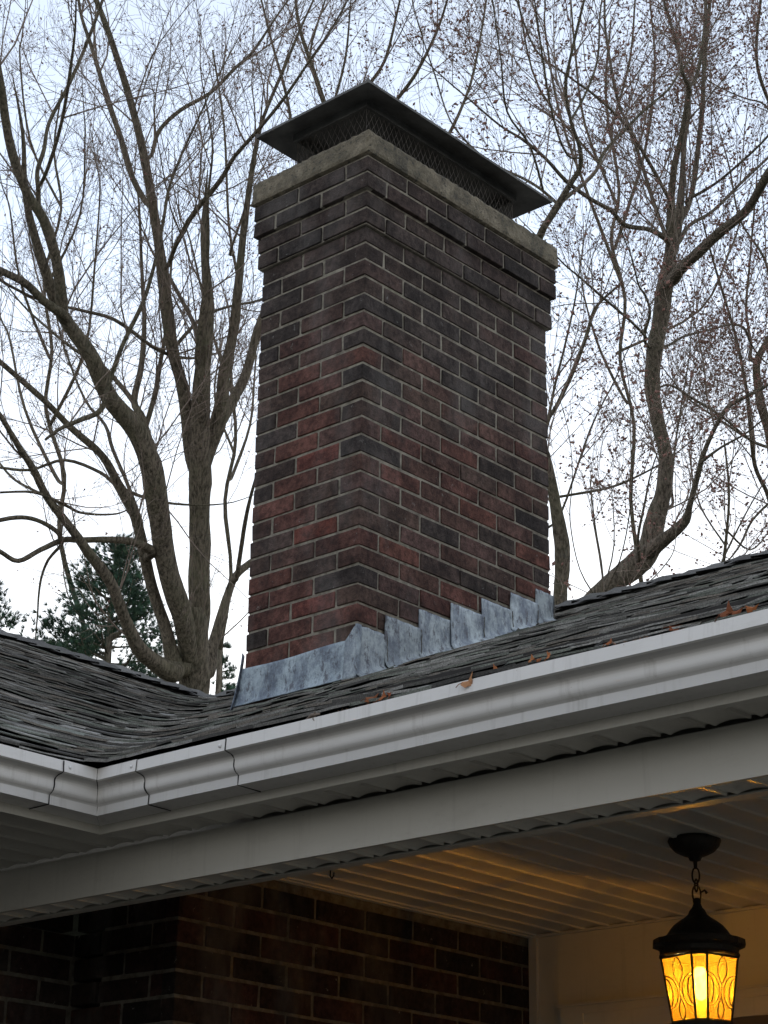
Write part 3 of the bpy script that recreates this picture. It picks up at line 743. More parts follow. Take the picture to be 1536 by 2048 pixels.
# octagonal glass body: wide leaded faces and narrow plain corner faces
def glass_mat():
    m = bpy.data.materials.new('amber_glass'); m.use_nodes = True; t = m.node_tree; t.nodes.clear()
    o = N(t, 'ShaderNodeOutputMaterial'); tr_ = N(t, 'ShaderNodeBsdfTransparent'); tl = N(t, 'ShaderNodeBsdfTranslucent'); gl = N(t, 'ShaderNodeBsdfGlossy')
    nz = noise(t, 55, 4, .6)
    colr = ramp(t, nz.outputs[0], [(.3, (.97, .48, .02)), (.7, (.98, .60, .05))])
    t.links.new(colr, tr_.inputs[0]); t.links.new(mix(t, colr, (.30, .205, .2), 1.0, 'MULTIPLY'), tl.inputs[0]); gl.inputs[1].default_value = .15
    a = N(t, 'ShaderNodeMixShader'); a.inputs[0].default_value = .40; t.links.new(tr_.outputs[0], a.inputs[1]); t.links.new(tl.outputs[0], a.inputs[2])
    b = N(t, 'ShaderNodeMixShader'); b.inputs[0].default_value = .05; t.links.new(a.outputs[0], b.inputs[1]); t.links.new(gl.outputs[0], b.inputs[2])
    t.links.new(b.outputs[0], o.inputs[0]); return m
M_GLASS = glass_mat()
zt_, zb_ = -2.750, -2.905
angs = []
for k in range(4):
    base = view2 + k * math.pi / 2; angs += [base - .20, base + .20]
def body_pt(i, z, grow=0):
    t = (zt_ - z) / (zt_ - zb_); r = .0945 + (.0715 - .0945) * t + grow; a = angs[i % 8]
    return Vector((LC[0] + r * math.cos(a), LC[1] + r * math.sin(a), z))
for i in range(8):
    gm = MB(); a, b, c, d = body_pt(i, zt_), body_pt(i + 1, zt_), body_pt(i + 1, zb_), body_pt(i, zb_)
    n_ = 4
    gm.quad(a, b, c, d)
    pane = gm.build('glass_pane', M_GLASS, lan)
    if i % 2:       # wide face: lead came pattern of interlaced ovals
        cm = MB()
        def pf(u, v, a=a, b=b, c=c, d=d):
            p = a.lerp(b, u); q = d.lerp(c, u); nn = (b - a).cross(d - a).normalized()
            cen = Vector((LC[0], LC[1], p.lerp(q, v).z)); pt = p.lerp(q, v)
            return pt + (pt - cen).normalized() * .0024
        def arc(cx, cy, rx, ry, a0, a1, n=14): cm.tube([pf(cx + rx * math.cos(a0 + (a1 - a0) * s / n), cy + ry * math.sin(a0 + (a1 - a0) * s / n)) for s in range(n + 1)], .0017, 4, cap=False)
        H = math.pi / 2
        for sgn, cx in ((1, 0.0), (-1, 1.0)):
            arc(cx, .55, .42 * sgn, .26, -H, H); arc(cx, .55, .22 * sgn, .22, -H, H)
        for sgn in (1, -1):
            cm.tube([pf(.5 + sgn * x, y) for x, y in ((0, .0), (.1, .09), (.16, .2), (.14, .3), (.06, .40), (0, .44))], .0017, 4, cap=False)
            cm.tube([pf(.5 + sgn * x, y) for x, y in ((0, 1.0), (.09, .93), (.13, .84), (.08, .74), (0, .66))], .0017, 4, cap=False)
        cm.tube([pf(.5, .43), pf(.5, .67)], .0017, 4, cap=False)
        cm.build('lead_came', M_IRON, pane)
bars = MB()
for i in range(8): bars.tube([body_pt(i, zt_ + .003, .001), body_pt(i, zb_ - .004, .001)], .0030, 4)
for z in (zt_, zb_): bars.tube([body_pt(i, z, .001) for i in range(9)], .003, 6)
bars.lathe([(.074, -2.905), (.080, -2.910), (.078, -2.920), (.060, -2.934), (.030, -2.945), (.012, -2.952), (0, -2.965)], LC, 16, phase=view2)
bars.lathe([(0, -2.909), (.074, -2.9085)], LC, 16, phase=view2)
bars.build('frame', M_IRON, lan)
def emis(name, col, s):
    m = bpy.data.materials.new(name); m.use_nodes = True; t = m.node_tree; b = t.nodes['Principled BSDF']
    b.inputs['Base Color'].default_value = (.8, .7, .5, 1); b.inputs['Emission Color'].default_value = (*col, 1); b.inputs['Emission Strength'].default_value = s
    nz = noise(t, 30); t.links.new(ramp(t, nz.outputs[0], [(0, .8), (1, .9)]), b.inputs['Base Color']); return m
bl = MB(); bl.lathe([(0, -2.770), (.008, -2.770), (.0135, -2.775), (.015, -2.79), (.015, -2.835), (.012, -2.846), (.004, -2.851), (0, -2.852)], LC, 20)
bulb = bl.build('bulb', emis('lamp_bulb_glow', (1, .80, .42), 16), lan)
sk = MB(); sk.lathe([(0, -2.744), (.013, -2.744), (.013, -2.770), (0, -2.771)], LC, 16); sk.build('socket', M_IRON, lan)
pl = bpy.data.lights.new('lantern_light', 'POINT'); pl.energy = 115; pl.color = (1, .76, .30); pl.shadow_soft_size = .016
plo = bpy.data.objects.new('lantern_light', pl); COL.objects.link(plo); plo.location = Vector((LC[0], LC[1], -2.81)) + OFF

# ------------------------------------------------------------------ trees
def catmull(P, sub=4):
    out = []
    n = len(P)
    for i in range(n - 1):
        p0, p1, p2, p3 = P[max(i - 1, 0)], P[i], P[i + 1], P[min(i + 2, n - 1)]
        for s in range(sub):
            t = s / sub
            out.append(tuple(.5 * ((2 * p1[k]) + (-p0[k] + p2[k]) * t + (2 * p0[k] - 5 * p1[k] + 4 * p2[k] - p3[k]) * t * t + (-p0[k] + 3 * p1[k] - 3 * p2[k] + p3[k]) * t ** 3) for k in range(len(p1))))
    out.append(P[-1]); return out
class Tree:
    def __init__(s, depth): s.d = depth; s.trunk = MB(); s.limb = []; s.tw = MB(); s.bud = MB(); s.n = 0; s.cent = []; s.snap = 40
    def line(s, pts, d0, d1, which='limb', sides=10, tw=1.0, end=None):
        """pts: (x, y, width in photo pixels); the limb leans from depth d0 to d1"""
        pts = list(pts)
        if which == 'limb' and s.cent:      # root the limb in the centre line of the wood it leaves
            x, y, w = pts[0]; b = min(s.cent, key=lambda c_: (c_[0] - x) ** 2 + (c_[1] - y - 8) ** 2)
            if math.hypot(b[0] - x, b[1] - y) < s.snap:
                d0 = b[2]
                if math.hypot(b[0] - x, b[1] - y) > 3: pts = [(b[0], b[1], w * .9)] + pts
        for (x0, y0, w0), (x1, y1, w1), i in zip(pts, pts[1:], range(len(pts))):
            for k in range(8):
                t = k / 8; s.cent_new = getattr(s, 'cent_new', []) + [(x0 + (x1 - x0) * t, y0 + (y1 - y0) * t, d0 + (d1 - d0) * (i + t) / (len(pts) - 1))]
        s.cent += s.cent_new; s.cent_new = []
        m = len(pts); P = []
        for i, (x, y, w) in enumerate(pts):
            t = i / (m - 1); d = s.d + d0 + (d1 - d0) * t
            q = at(x, y, d); P.append((q.x, q.y, q.z, max(w * .88, 1.5) * .5 * d / FPX))
        if which == 'limb' and pts[-1][2] > 2.5 and -10 < pts[-1][0] < 1546 and pts[-1][1] > -5:      # fine tapering end
            a, b = Vector(P[-2][:3]), Vector(P[-1][:3]); dv = (b - a).normalized(); r_ = P[-1][3]
            for i_ in range(1, 5):
                dv = (dv + Vector((ru(-.22, .22), ru(-.22, .22), .22))).normalized(); b = b + dv * (.28 + r_ * 4)
                P.append((b.x, b.y, b.z, max(r_ * (1 - i_ / 4.2), .003)))
        P = catmull(P, 4)
        pp = [Vector(p[:3]) for p in P]; rr = [p[3] for p in P]
        rad = [r * (1 + .10 * mn.noise(Vector(p) * 3.1)) for p, r in zip(pp, rr)]
        pp = [p + Vector((mn.noise(p * 2.2), mn.noise(p * 2.2 + Vector((9, 9, 9))), 0)) * (.25 * r) for p, r in zip(pp, rr)]
        if which == 'trunk': s.trunk.tube(pp, rad, 16, wob=.05)
        else:
            mb = MB(); mb.tube(pp, rad, sides, wob=.04); s.limb.append(mb)
        if tw > 0: s.sprout(pp, rr, tw)
        return pp, rr
    def sprout(s, pp, rr, dens):
        L = 0; acc = [0]
        for a, b in zip(pp, pp[1:]): L += (b - a).length; acc.append(L)
        nb = int(L * dens * 1.7)
        for _ in range(nb):
            t = random.random() ** .8 * L
            i = max(k for k in range(len(acc)) if acc[k] <= t)
            if i >= len(pp) - 1: i = len(pp) - 2
            p = pp[i].lerp(pp[i + 1], (t - acc[i]) / max(acc[i + 1] - acc[i], 1e-6)); r = rr[i]
            if r > .13 and rnd() < .6: continue
            tg = (pp[i + 1] - pp[i]).normalized()
            ax = tg.orthogonal().normalized(); ax = Matrix.Rotation(ru(0, 2 * math.pi), 3, tg) @ ax
            d = (Matrix.Rotation(math.radians(ru(30, 65)), 3, ax) @ tg).normalized()
            d = (d + Vector((0, 0, .35))).normalized()
            s.grow(p, d, ru(.5, 1.9) * (1 if r < .06 else 1.25), min(r * .5, ru(.0045, .010)), 1)
    def grow(s, p, d, L, r, lv):
        n = (0, 6, 5, 4)[lv]; pts = [p.copy()]; rad = [r]; q = p.copy(); d = d.copy(); step = L / n; ds = [d.copy()]
        bend = Vector((ru(-1, 1), ru(-1, 1), ru(-1, 1))) * .13
        for i in range(n):
            d = (d + bend + Vector((0, 0, (.1, .10, .07, .05)[lv])) + Vector((ru(-1, 1), ru(-1, 1), ru(-1, 1))) * .14).normalized()
            q = q + d * step; pts.append(q.copy()); rad.append(max(r * (1 - .72 * (i + 1) / n),   .0015)); ds.append(d.copy())
        s.tw.tube(pts, rad, 4 if lv == 1 else 3, cap=False, sm=True); s.n += 1
        if lv < 3:
            k = {1: int(L * s.k1 + 2), 2: int(L * s.k2 + 1)}[lv]
            for _ in range(k):
                t = ru(.15, 1.0); i = min(int(t * n), n - 1); b = pts[i].lerp(pts[i + 1], t * n - i)
                ax = ds[i].orthogonal().normalized(); ax = Matrix.Rotation(ru(0, 6.283), 3, ds[i]) @ ax
                dd = (Matrix.Rotation(math.radians(ru(22, 55)), 3, ax) @ ds[i]).normalized()
                s.grow(b, dd, L * ru(.28, .6) * (1.15 - .5 * t), max(rad[i] * .6, .0021), lv + 1)
        if lv >= 2 and rnd() < s.pb:
            for i in range(1, len(pts)):
                for _ in range(2 if rnd() < s.pb2 else 1):
                    if rnd() < s.pb2 * 1.3 + .14: s.budat(pts[i] + Vector((ru(-1, 1), ru(-1, 1), ru(-1, 1))) * .004)
    def budat(s, p):
        h = (.0035 + .014 * rnd() ** 2.2) * s.bs; w = h * .5; a = Vector((ru(-1, 1), ru(-1, 1), ru(-.5, 1))).normalized(); b = a.orthogonal().normalized(); c = a.cross(b)
        V = [p + a * h, p + b * w, p + c * w, p - b * w, p - c * w, p - a * h]
        s.bud.add([tuple(v) for v in V], [(0, 1, 2), (0, 2, 3), (0, 3, 4), (0, 4, 1), (5, 2, 1), (5, 3, 2), (5, 4, 3), (5, 1, 4)])
    k1, k2, pb, pb2, bs = 5.5, 7.0, .5, .15, 1.0
    def finish(s, name, base, label, cat, bark, group=None):
        e_ = empty(name, base); tag(e_, label, cat, group)
        if s.trunk.v: s.trunk.build('trunk', bark, e_)
        for mb in s.limb: mb.build('limb', bark, e_)
        if s.tw.v: tag(s.tw.build('twigs', M_TWIG, e_), kind='stuff')
        if s.bud.v: tag(s.bud.build('buds', M_BUD, e_), kind='stuff')
        return e_
GZ = -5.174
def ground_under(x, y, d):
    p = at(x, y, d); return Vector((p.x, p.y, GZ))

# --- big forked tree on the left
T = Tree(17.0); T.k1, T.k2, T.pb, T.pb2 = 5.0, 6.0, .5, .02
gb = ground_under(392, 1400, 17.0)
p14 = at(392, 1400, 17)
T.trunk.tube([gb, gb + Vector((.03, 0, 1.2)), p14 - Vector((0, 0, 1.5)), p14], [.34, .26, .17, .142], 16, wob=.04)
T.line([(390, 1402, 66), (389, 1340, 70), (388, 1290, 76), (387, 1245, 70), (386, 1215, 40)], 0, 0, 'trunk', tw=.5)
T.line([(384, 1330, 30), (370, 1262, 48), (352, 1195, 50), (328, 1104, 50), (314, 1016, 52), (302, 928, 54), (262, 851, 48), (226, 806, 43), (202, 763, 40), (176, 703, 36), (126, 628, 30)], 0, -1.0, tw=.9)
T.line([(126, 628, 30), (123, 586, 27), (112, 522, 25), (88, 440, 24), (54, 386, 22), (26, 312, 21), (10, 234, 20), (0, 161, 19), (-20, 60, 17)], -1.0, -1.8, tw=1.5)
T.line([(126, 628, 24), (88, 602, 20), (50, 566, 18), (0, 541, 17), (-60, 510, 16)], -1.0, -1.6, tw=1.4)
T.line([(78, 425, 13), (77, 380, 12), (75, 342, 11), (88, 300, 10), (99, 244, 9), (142, 161, 9), (181, 68, 8), (205, 0, 7)], -1.3, -.6, sides=8, tw=2)
T.line([(78, 372, 9), (90, 350, 9), (113, 283, 8), (129, 215, 8), (142, 130, 7), (150, 60, 5)], -1.3, -2.2, sides=8, tw=2)
T.line([(394, 1320, 34), (400, 1250, 48), (398, 1160, 48), (399, 1087, 47), (400, 1000, 48), (400, 925, 52)], .1, .2, tw=.6)
T.line([(390, 935, 34), (380, 900, 30), (375, 841, 29), (364, 770, 28), (346, 700, 28), (335, 625, 28), (326, 562, 27), (315, 470, 23), (294, 345, 20), (270, 234, 17), (240, 132, 15), (212, 49, 13), (188, -10, 12)], .2, .5, tw=1.6)
T.line([(293, 405, 14), (264, 352, 14), (240, 273, 13), (211, 186, 12), (181, 88, 9), (160, 20, 7)], .4, 1.4, sides=8, tw=2)
T.line([(337, 530, 11), (348, 500, 11), (362, 472, 12), (388, 425, 12), (440, 361, 12), (468, 315, 10), (513, 264, 9), (565, 200, 8), (620, 120, 6)], .3, -.8, sides=8, tw=1.8)
T.line([(303, 310, 9), (318, 262, 10), (362, 220, 10), (420, 186, 9), (470, 137, 8), (505, 105, 7), (545, 45, 5)], .4, 1.2, sides=8, tw=2)
T.line([(408, 930, 36), (424, 885, 38), (438, 835, 40), (444, 784, 30), (448, 740, 26), (460, 690, 23), (476, 586, 21), (484, 488, 17), (498, 381, 14), (513, 293, 11), (527, 234, 9), (562, 150, 8), (600, 60, 6)], .2, .9, tw=1.5)
T.line([(440, 840, 30), (466, 800, 26), (492, 745, 22), (520, 650, 19), (560, 560, 17), (600, 470, 15)], .3, 1.8, tw=1.2)
T.line([(411, 880, 16), (402, 835, 19), (404, 788, 19), (396, 721, 16), (400, 660, 13), (413, 560, 11), (416, 470, 9), (415, 400, 7), (425, 300, 5)], .3, -.4, sides=8, tw=1.8)
T.line([(398, 700, 11), (388, 650, 11), (370, 612, 10), (345, 565, 10), (330, 540, 8)], .3, 1.0, sides=8, tw=1.6)
T.line([(352, 1335, 40), (332, 1260, 30), (304, 1173, 27), (288, 1108, 26), (270, 1035, 25), (238, 969, 21), (204, 912, 17), (146, 859, 15), (98, 810, 14), (44, 762, 13), (-10, 715, 12)], .6, -.6, tw=1.2)
T.line([(283, 1046, 10), (257, 973, 9), (226, 900, 9), (210, 850, 8), (170, 800, 6), (130, 700, 5)], .4, 1.3, sides=8, tw=1.8)
T.line([(342, 1345, 46), (310, 1325, 40), (277, 1294, 33), (248, 1235, 28), (220, 1162, 27), (176, 1104, 24), (139, 1053, 21), (95, 995, 19), (66, 936, 17), (36, 890, 14), (0, 830, 12), (-40, 780, 10)], -.3, -1.8, tw=1.0)
T.line([(303, 1102, 24), (268, 1084, 18), (219, 1079, 16), (160, 1080, 14), (126, 1080, 14), (80, 1100, 12), (36, 1122, 11), (0, 1103, 10), (-40, 1085, 8)], -.3, -1.6, sides=8, tw=.9)
T.line([(124, 1080, 11), (110, 1060, 11), (73, 1040, 10), (33, 1035, 10), (-20, 1045, 9)], -1.0, -1.3, sides=8, tw=.9)
T.line([(124, 1088, 8), (97, 1119, 7), (83, 1155, 6), (77, 1195, 5), (75, 1228, 4)], -1.0, -.9, sides=6, tw=.3)
T.line([(419, 1345, 30), (425, 1300, 28), (438, 1246, 24), (467, 1162, 18), (492, 1133, 16), (530, 1105, 14)], .2, .9, tw=.8)
T.line([(474, 1155, 11), (482, 1097, 10), (489, 1050, 10), (500, 1000, 8)], .6, .2, sides=8, tw=1)
T.line([(303, 900, 26), (294, 880, 25), (284, 835, 18), (268, 801, 16), (283, 732, 14), (289, 654, 12), (284, 560, 9), (280, 450, 6)], -.5, .6, sides=8, tw=1.7)
T.line([(290, 860, 12), (312, 781, 12), (322, 718, 10), (335, 640, 8)], -.2, .8, sides=8, tw=1.6)
T.line([(268, 805, 12), (240, 770, 11), (200, 728, 10), (150, 700, 8)], -.5, .2, sides=8, tw=1.4)
T.line([(90, 880, 6), (120, 858, 9), (161, 840, 12), (202, 820, 13), (216, 771, 12), (244, 693, 11), (288, 600, 10), (312, 518, 9), (327, 439, 8), (338, 376, 7), (366, 303, 6), (400, 230, 5)], -1.3, -1.0, sides=8, tw=1.7)
T.line([(0, 560, 7), (80, 600, 7), (160, 620, 8), (230, 640, 9), (300, 690, 9), (340, 710, 9)], .9, .4, sides=6, tw=1)
T.line([(345, 700, 9), (400, 640, 8), (450, 615, 7), (520, 600, 6)], .6, 1.5, sides=6, tw=1)
T.line([(0, 935, 6), (60, 940, 7), (130, 920, 7), (200, 945, 8), (240, 975, 9)], .5, .2, sides=6, tw=1)
T.line([(0, 985, 6), (70, 985, 7), (130, 1010, 8), (160, 1025, 7)], -1.5, -1, sides=6, tw=1)
T.finish('bare_tree', gb, 'massive bare tree at left forking low into many mossy trunks behind the roof valley', 'tree', M_BARK, 'bare trees behind the house')

# --- curved tree on the right
T = Tree(18.5); T.k1, T.k2, T.pb, T.pb2, T.bs = 4.5, 5.0, .8, .4, 1.4
gb = ground_under(1120, 1250, 18.5)
p0 = at(1150, 1245, 18.5)
T.trunk.tube([gb, gb + Vector((0, 0, 2.0)), p0 - Vector((.1, .05, .8)), p0], [.22, .18, .14, .11], 12, wob=.04)
T.line([(1150, 1245, 44), (1188, 1200, 42), (1225, 1165, 46), (1262, 1138, 56), (1296, 1098, 56), (1312, 1040, 44), (1327, 984, 36), (1331, 914, 33), (1316, 844, 31), (1305, 774, 33), (1312, 687, 36), (1324, 635, 38), (1331, 570, 38), (1341, 506, 30), (1341, 440, 22), (1341, 392, 18)], 0, 0, 'trunk', tw=.8)
T.line([(1341, 400, 17), (1349, 331, 15), (1363, 272, 13), (1376, 195, 12), (1377, 171, 12), (1366, 147, 9), (1352, 84, 8), (1331, 14, 7), (1320, -30, 6)], 0, -.6, sides=8, tw=2.6)
T.line([(1377, 175, 9), (1394, 150, 9), (1408, 70, 8), (1412, -10, 7)], -.4, .3, sides=8, tw=2.6)
T.line([(1350, 500, 18), (1357, 440, 19), (1362, 390, 18), (1364, 366, 15)], .2, .3, sides=10, tw=.6)
T.line([(1362, 440, 14), (1380, 401, 13), (1394, 314, 12), (1405, 209, 11), (1410, 105, 10), (1420, 0, 8)], .2, 1.0, sides=8, tw=2.6)
T.line([(1345, 560, 30), (1360, 540, 26), (1384, 516, 24), (1436, 468, 24), (1488, 426, 22), (1516, 384, 21), (1540, 345, 21), (1600, 265, 18)], -.1, -1.5, tw=1.1)
T.line([(1335, 480, 15), (1312, 465, 12), (1290, 457, 11), (1250, 450, 12), (1223, 422, 10), (1181, 398, 9), (1133, 363, 9), (1091, 317, 8), (1045, 279, 7), (1000, 251, 5), (940, 200, 4)], 0, -1.6, sides=8, tw=1.7)
T.line([(1330, 470, 9), (1307, 405, 9), (1279, 314, 8), (1258, 251, 7), (1237, 206, 7), (1212, 70, 6), (1209, -10, 5)], 0, .9, sides=8, tw=2.6)
T.line([(1338, 400, 9), (1300, 328, 9), (1251, 251, 7), (1195, 195, 6), (1133, 150, 5), (1070, 98, 5), (1030, -10, 4)], 0, -1.0, sides=8, tw=2.4)
T.line([(1360, 482, 10), (1380, 450, 9), (1426, 422, 8), (1482, 366, 7), (1545, 305, 6)], .2, 1.2, sides=8, tw=2.4)
T.line([(1374, 400, 8), (1410, 380, 7), (1454, 349, 6), (1540, 268, 5)], .3, -.6, sides=6, tw=2.4)
T.line([(1293, 690, 8), (1290, 665, 8), (1300, 625, 7), (1290, 590, 6), (1277, 570, 5), (1265, 520, 4)], -.2, -.6, sides=6, tw=1.6)
T.line([(1290, 672, 7), (1258, 640, 6), (1206, 595, 6), (1160, 555, 5), (1130, 530, 4)], -.2, -1.2, sides=6, tw=1.6)
T.line([(1300, 1100, 40), (1325, 1082, 34), (1345, 1066, 28), (1370, 1040, 24), (1380, 1008, 14), (1394, 956, 13), (1405, 914, 12), (1426, 865, 10), (1454, 816, 10), (1488, 795, 9), (1540, 766, 8)], 0, -1.2, tw=1.2)
T.line([(1410, 918, 8), (1445, 893, 6), (1488, 869, 5), (1530, 835, 4)], -.6, -1.0, sides=6, tw=1.6)
T.line([(1338, 690, 6), (1370, 672, 6), (1419, 660, 5), (1461, 649, 6), (1488, 656, 6), (1502, 687, 5)], 0, .9, sides=6, tw=1.4)
T.line([(1340, 770, 6), (1390, 800, 6), (1440, 830, 6), (1500, 880, 5)], .1, 1.2, sides=6, tw=1.6)
T.line([(1278, 1120, 9), (1276, 1075, 7)], -.2, -.3, sides=6, tw=.6)
T.line([(1345, 1010, 7), (1343, 970, 6), (1352, 880, 5), (1368, 780, 4), (1380, 700, 3)], .2, .6, sides=6, tw=1.6)
T.finish('bare_tree', gb, 'bare tree right of the chimney with an S-curved trunk and reddish buds', 'tree', M_BARK2, 'bare trees behind the house')

# --- tree directly behind the chimney
T = Tree(15.5); T.k1, T.k2, T.pb, T.pb2, T.bs = 5.0, 6.0, .8, .35, 1.3
gb = ground_under(1122, 1250, 15.5); p0 = at(1121, 1232, 15.5)
T.trunk.tube([gb, gb + Vector((0, 0, 2)), p0 - Vector((0, 0, .6)), p0], [.15, .12, .08, .06], 12, wob=.04)
T.line([(1121, 1232, 30), (1121, 1190, 32), (1124, 1140, 35), (1122, 1080, 34), (1110, 1010, 27), (1096, 930, 24), (1070, 840, 22), (1050, 740, 21), (1045, 640, 20), (1055, 540, 19), (1084, 461, 18)], 0, 0, 'trunk', tw=.5)
T.line([(1084, 461, 17), (1115, 412, 17), (1140, 370, 13), (1160, 335, 12), (1160, 297, 10), (1143, 244, 8), (1131, 174, 8), (1143, 105, 7), (1166, 10, 6)], 0, -.6, sides=8, tw=2.4)
T.line([(1118, 408, 11), (1145, 385, 10), (1167, 368, 9), (1192, 342, 8), (1209, 304, 8), (1258, 251, 7), (1297, 213, 6), (1335, 181, 5), (1360, 145, 4)], 0, .9, sides=8, tw=1.8)
T.line([(1112, 405, 8), (1080, 377, 7), (1045, 356, 6), (1000, 335, 6), (950, 300, 5), (900, 240, 4), (870, 150, 4)], 0, 1.0, sides=6, tw=2.2)
T.line([(1084, 370, 6), (1059, 290, 6), (1014, 223, 5), (1002, 120, 4), (985, 0, 3)], .2, -.8, sides=6, tw=2.4)
T.line([(1143, 240, 6), (1170, 190, 6), (1195, 120, 5), (1200, 30, 4)], -.3, .4, sides=6, tw=2.4)
T.line([(1135, 310, 6), (1110, 250, 5), (1090, 150, 5), (1075, 40, 4)], -.3, -1.0, sides=6, tw=2.4)
T.finish('bare_tree', gb, 'bare tree whose trunk runs behind the right side of the brick chimney', 'tree', M_BARK, 'bare trees behind the house')

# --- slim leaning tree seen between chimney and curved tree
T = Tree(20.0); T.k1, T.k2, T.pb, T.pb2 = 6, 7, .8, .3
gb = ground_under(1060, 1250, 20); p0 = at(1075, 1150, 20)
T.trunk.tube([gb, gb + Vector((0, 0, 3)), p0], [.10, .08, .045], 10)
T.line([(1075, 1150, 16), (1080, 960, 13), (1094, 848, 10), (1115, 809, 10), (1147, 740, 10), (1171, 677, 9), (1188, 621, 8), (1215, 590, 6), (1240, 570, 4)], 0, 0, 'trunk', tw=1.8)
T.line([(1094, 850, 7), (1110, 770, 6), (1130, 690, 5), (1150, 600, 4), (1165, 500, 3)], 0, .5, sides=6, tw=2.2)
T.line([(1085, 1000, 6), (1140, 990, 6), (1220, 975, 6), (1280, 950, 5)], 0, -.5, sides=6, tw=1)
T.line([(1080, 1060, 6), (1120, 1030, 6), (1180, 860, 5), (1230, 760, 4)], 0, .8, sides=6, tw=1.6)
T.finish('bare_tree', gb, 'slender leaning bare tree in the gap between the chimney and the curved tree', 'tree', M_BARK, 'bare trees behind the house')

# --- tree at the right edge
T = Tree(21.0); T.k1, T.k2, T.pb, T.pb2, T.bs = 5.5, 6.5, .95, .5, 1.6
gb = ground_under(1570, 1150, 21); p0 = at(1560, 1120, 21)
T.trunk.tube([gb, gb + Vector((0, 0, 3)), p0], [.24, .2, .13], 12, wob=.04)
T.line([(1560, 1120, 34), (1556, 980, 28), (1542, 880, 24), (1524, 816, 22), (1514, 757, 18), (1514, 722, 17), (1530, 690, 14), (1560, 640, 12)], 0, 0, 'trunk', tw=1)
T.line([(1514, 725, 11), (1500, 715, 10), (1502, 687, 7), (1492, 620, 6), (1500, 520, 5), (1510, 400, 4)], 0, .6, sides=8, tw=2.2)
T.line([(1548, 1030, 11), (1534, 985, 11), (1510, 931, 10), (1500, 844, 10), (1492, 774, 8), (1472, 677, 7), (1450, 600, 6), (1420, 500, 5), (1400, 420, 3)], -.2, -1.0, sides=8, tw=2)
T.line([(1580, 330, 14), (1545, 222, 9), (1516, 140, 8), (1514, 70, 7), (1524, -20, 6)], .3, -.5, sides=8, tw=2.2)
T.line([(1560, 260, 7), (1530, 210, 5), (1488, 196, 4)], .3, .1, sides=6, tw=1.4)
T.line([(1550, 900, 7), (1500, 880, 6), (1440, 840, 5), (1380, 800, 4)], -.3, -1.3, sides=6, tw=1.8)
T.line([(1545, 1000, 7), (1505, 1040, 6), (1480, 1090, 5)], 0, -.6, sides=6, tw=2)
T.line([(1550, 620, 8), (1530, 520, 6), (1480, 440, 5), (1460, 340, 4)], -.3, .3, sides=6, tw=2.2)
T.finish('bare_tree', gb, 'bare tree with dark budded branches at the right edge of the view', 'tree', M_BARK, 'bare trees behind the house')

# --- farther fine-branched trees filling the sky between the nearer crowns
def far_tree(label, depth, trunkpts, limbs, buds=.6, tw=1.6, bs=1.5):
    T = Tree(depth); T.k1, T.k2, T.pb, T.pb2, T.bs = 6, 6, buds, .3, bs; T.snap = 400
    x, y, w = trunkpts[0]; gb = ground_under(x, y, depth); p0 = at(x, y, depth)
    T.trunk.tube([gb, gb.lerp(p0, .5), p0], [w / FPX * depth * .9, w / FPX * depth * .7, w / FPX * depth * .5], 8)
    T.line(trunkpts, 0, 0, 'trunk', tw=tw * .8)
    for L in limbs: T.line(L, 0, ru(-1.5, 1.5), sides=6, tw=tw)
    T.finish('bare_tree', gb, label, 'tree', M_BARK, 'bare trees behind the house')
far_tree('fine twigged bare tree whose crown spreads above the metal rain cap', 23, [(700, 900, 26), (690, 600, 22), (680, 330, 16), (640, 180, 11), (600, 60, 8), (590, -20, 6)],
         [[(680, 330, 12), (720, 200, 9), (770, 120, 7), (800, 0, 5)], [(690, 500, 12), (760, 260, 10), (830, 150, 8), (875, 60, 6), (900, -20, 5)],
          [(690, 560, 12), (600, 330, 9), (575, 200, 7), (545, 90, 6), (520, -10, 4)], [(700, 560, 10), (860, 330, 9), (930, 200, 7), (960, 80, 5), (975, -20, 4)], [(660, 230, 8), (690, 120, 6), (700, 20, 4)],
          [(640, 180, 7), (620, 110, 6), (650, 0, 4)]], tw=2.2)
far_tree('pale thin bare tree far behind the big forked tree, nearest the left brick face', 26, [(440, 1300, 10), (462, 1150, 9), (450, 1000, 9), (472, 880, 8), (462, 740, 7), (480, 600, 7), (458, 450, 6), (448, 250, 5), (425, 100, 4)],
         [[(465, 950, 8), (500, 850, 6), (510, 740, 4)], [(468, 800, 8), (420, 650, 6), (380, 480, 4)], [(462, 500, 6), (500, 380, 5), (520, 250, 4)], [(466, 900, 7), (430, 800, 5), (440, 700, 3)]], buds=.4, tw=1.4)
far_tree('thin bare tree far off behind the leftmost limbs', 27, [(170, 1260, 12), (120, 1080, 11), (128, 950, 10), (92, 820, 9), (104, 700, 8), (88, 560, 7), (122, 420, 6), (108, 300, 5), (124, 180, 4)],
         [[(110, 950, 9), (50, 820, 7), (20, 680, 5)], [(100, 850, 9), (170, 700, 7), (190, 520, 5), (200, 380, 4)], [(92, 700, 8), (40, 560, 6), (20, 420, 4)], [(100, 560, 7), (160, 430, 5), (170, 280, 4)], [(115, 400, 6), (60, 280, 5), (40, 120, 4)], [(110, 1000, 8), (30, 960, 6), (-20, 900, 5)]], buds=.4, tw=1.5)
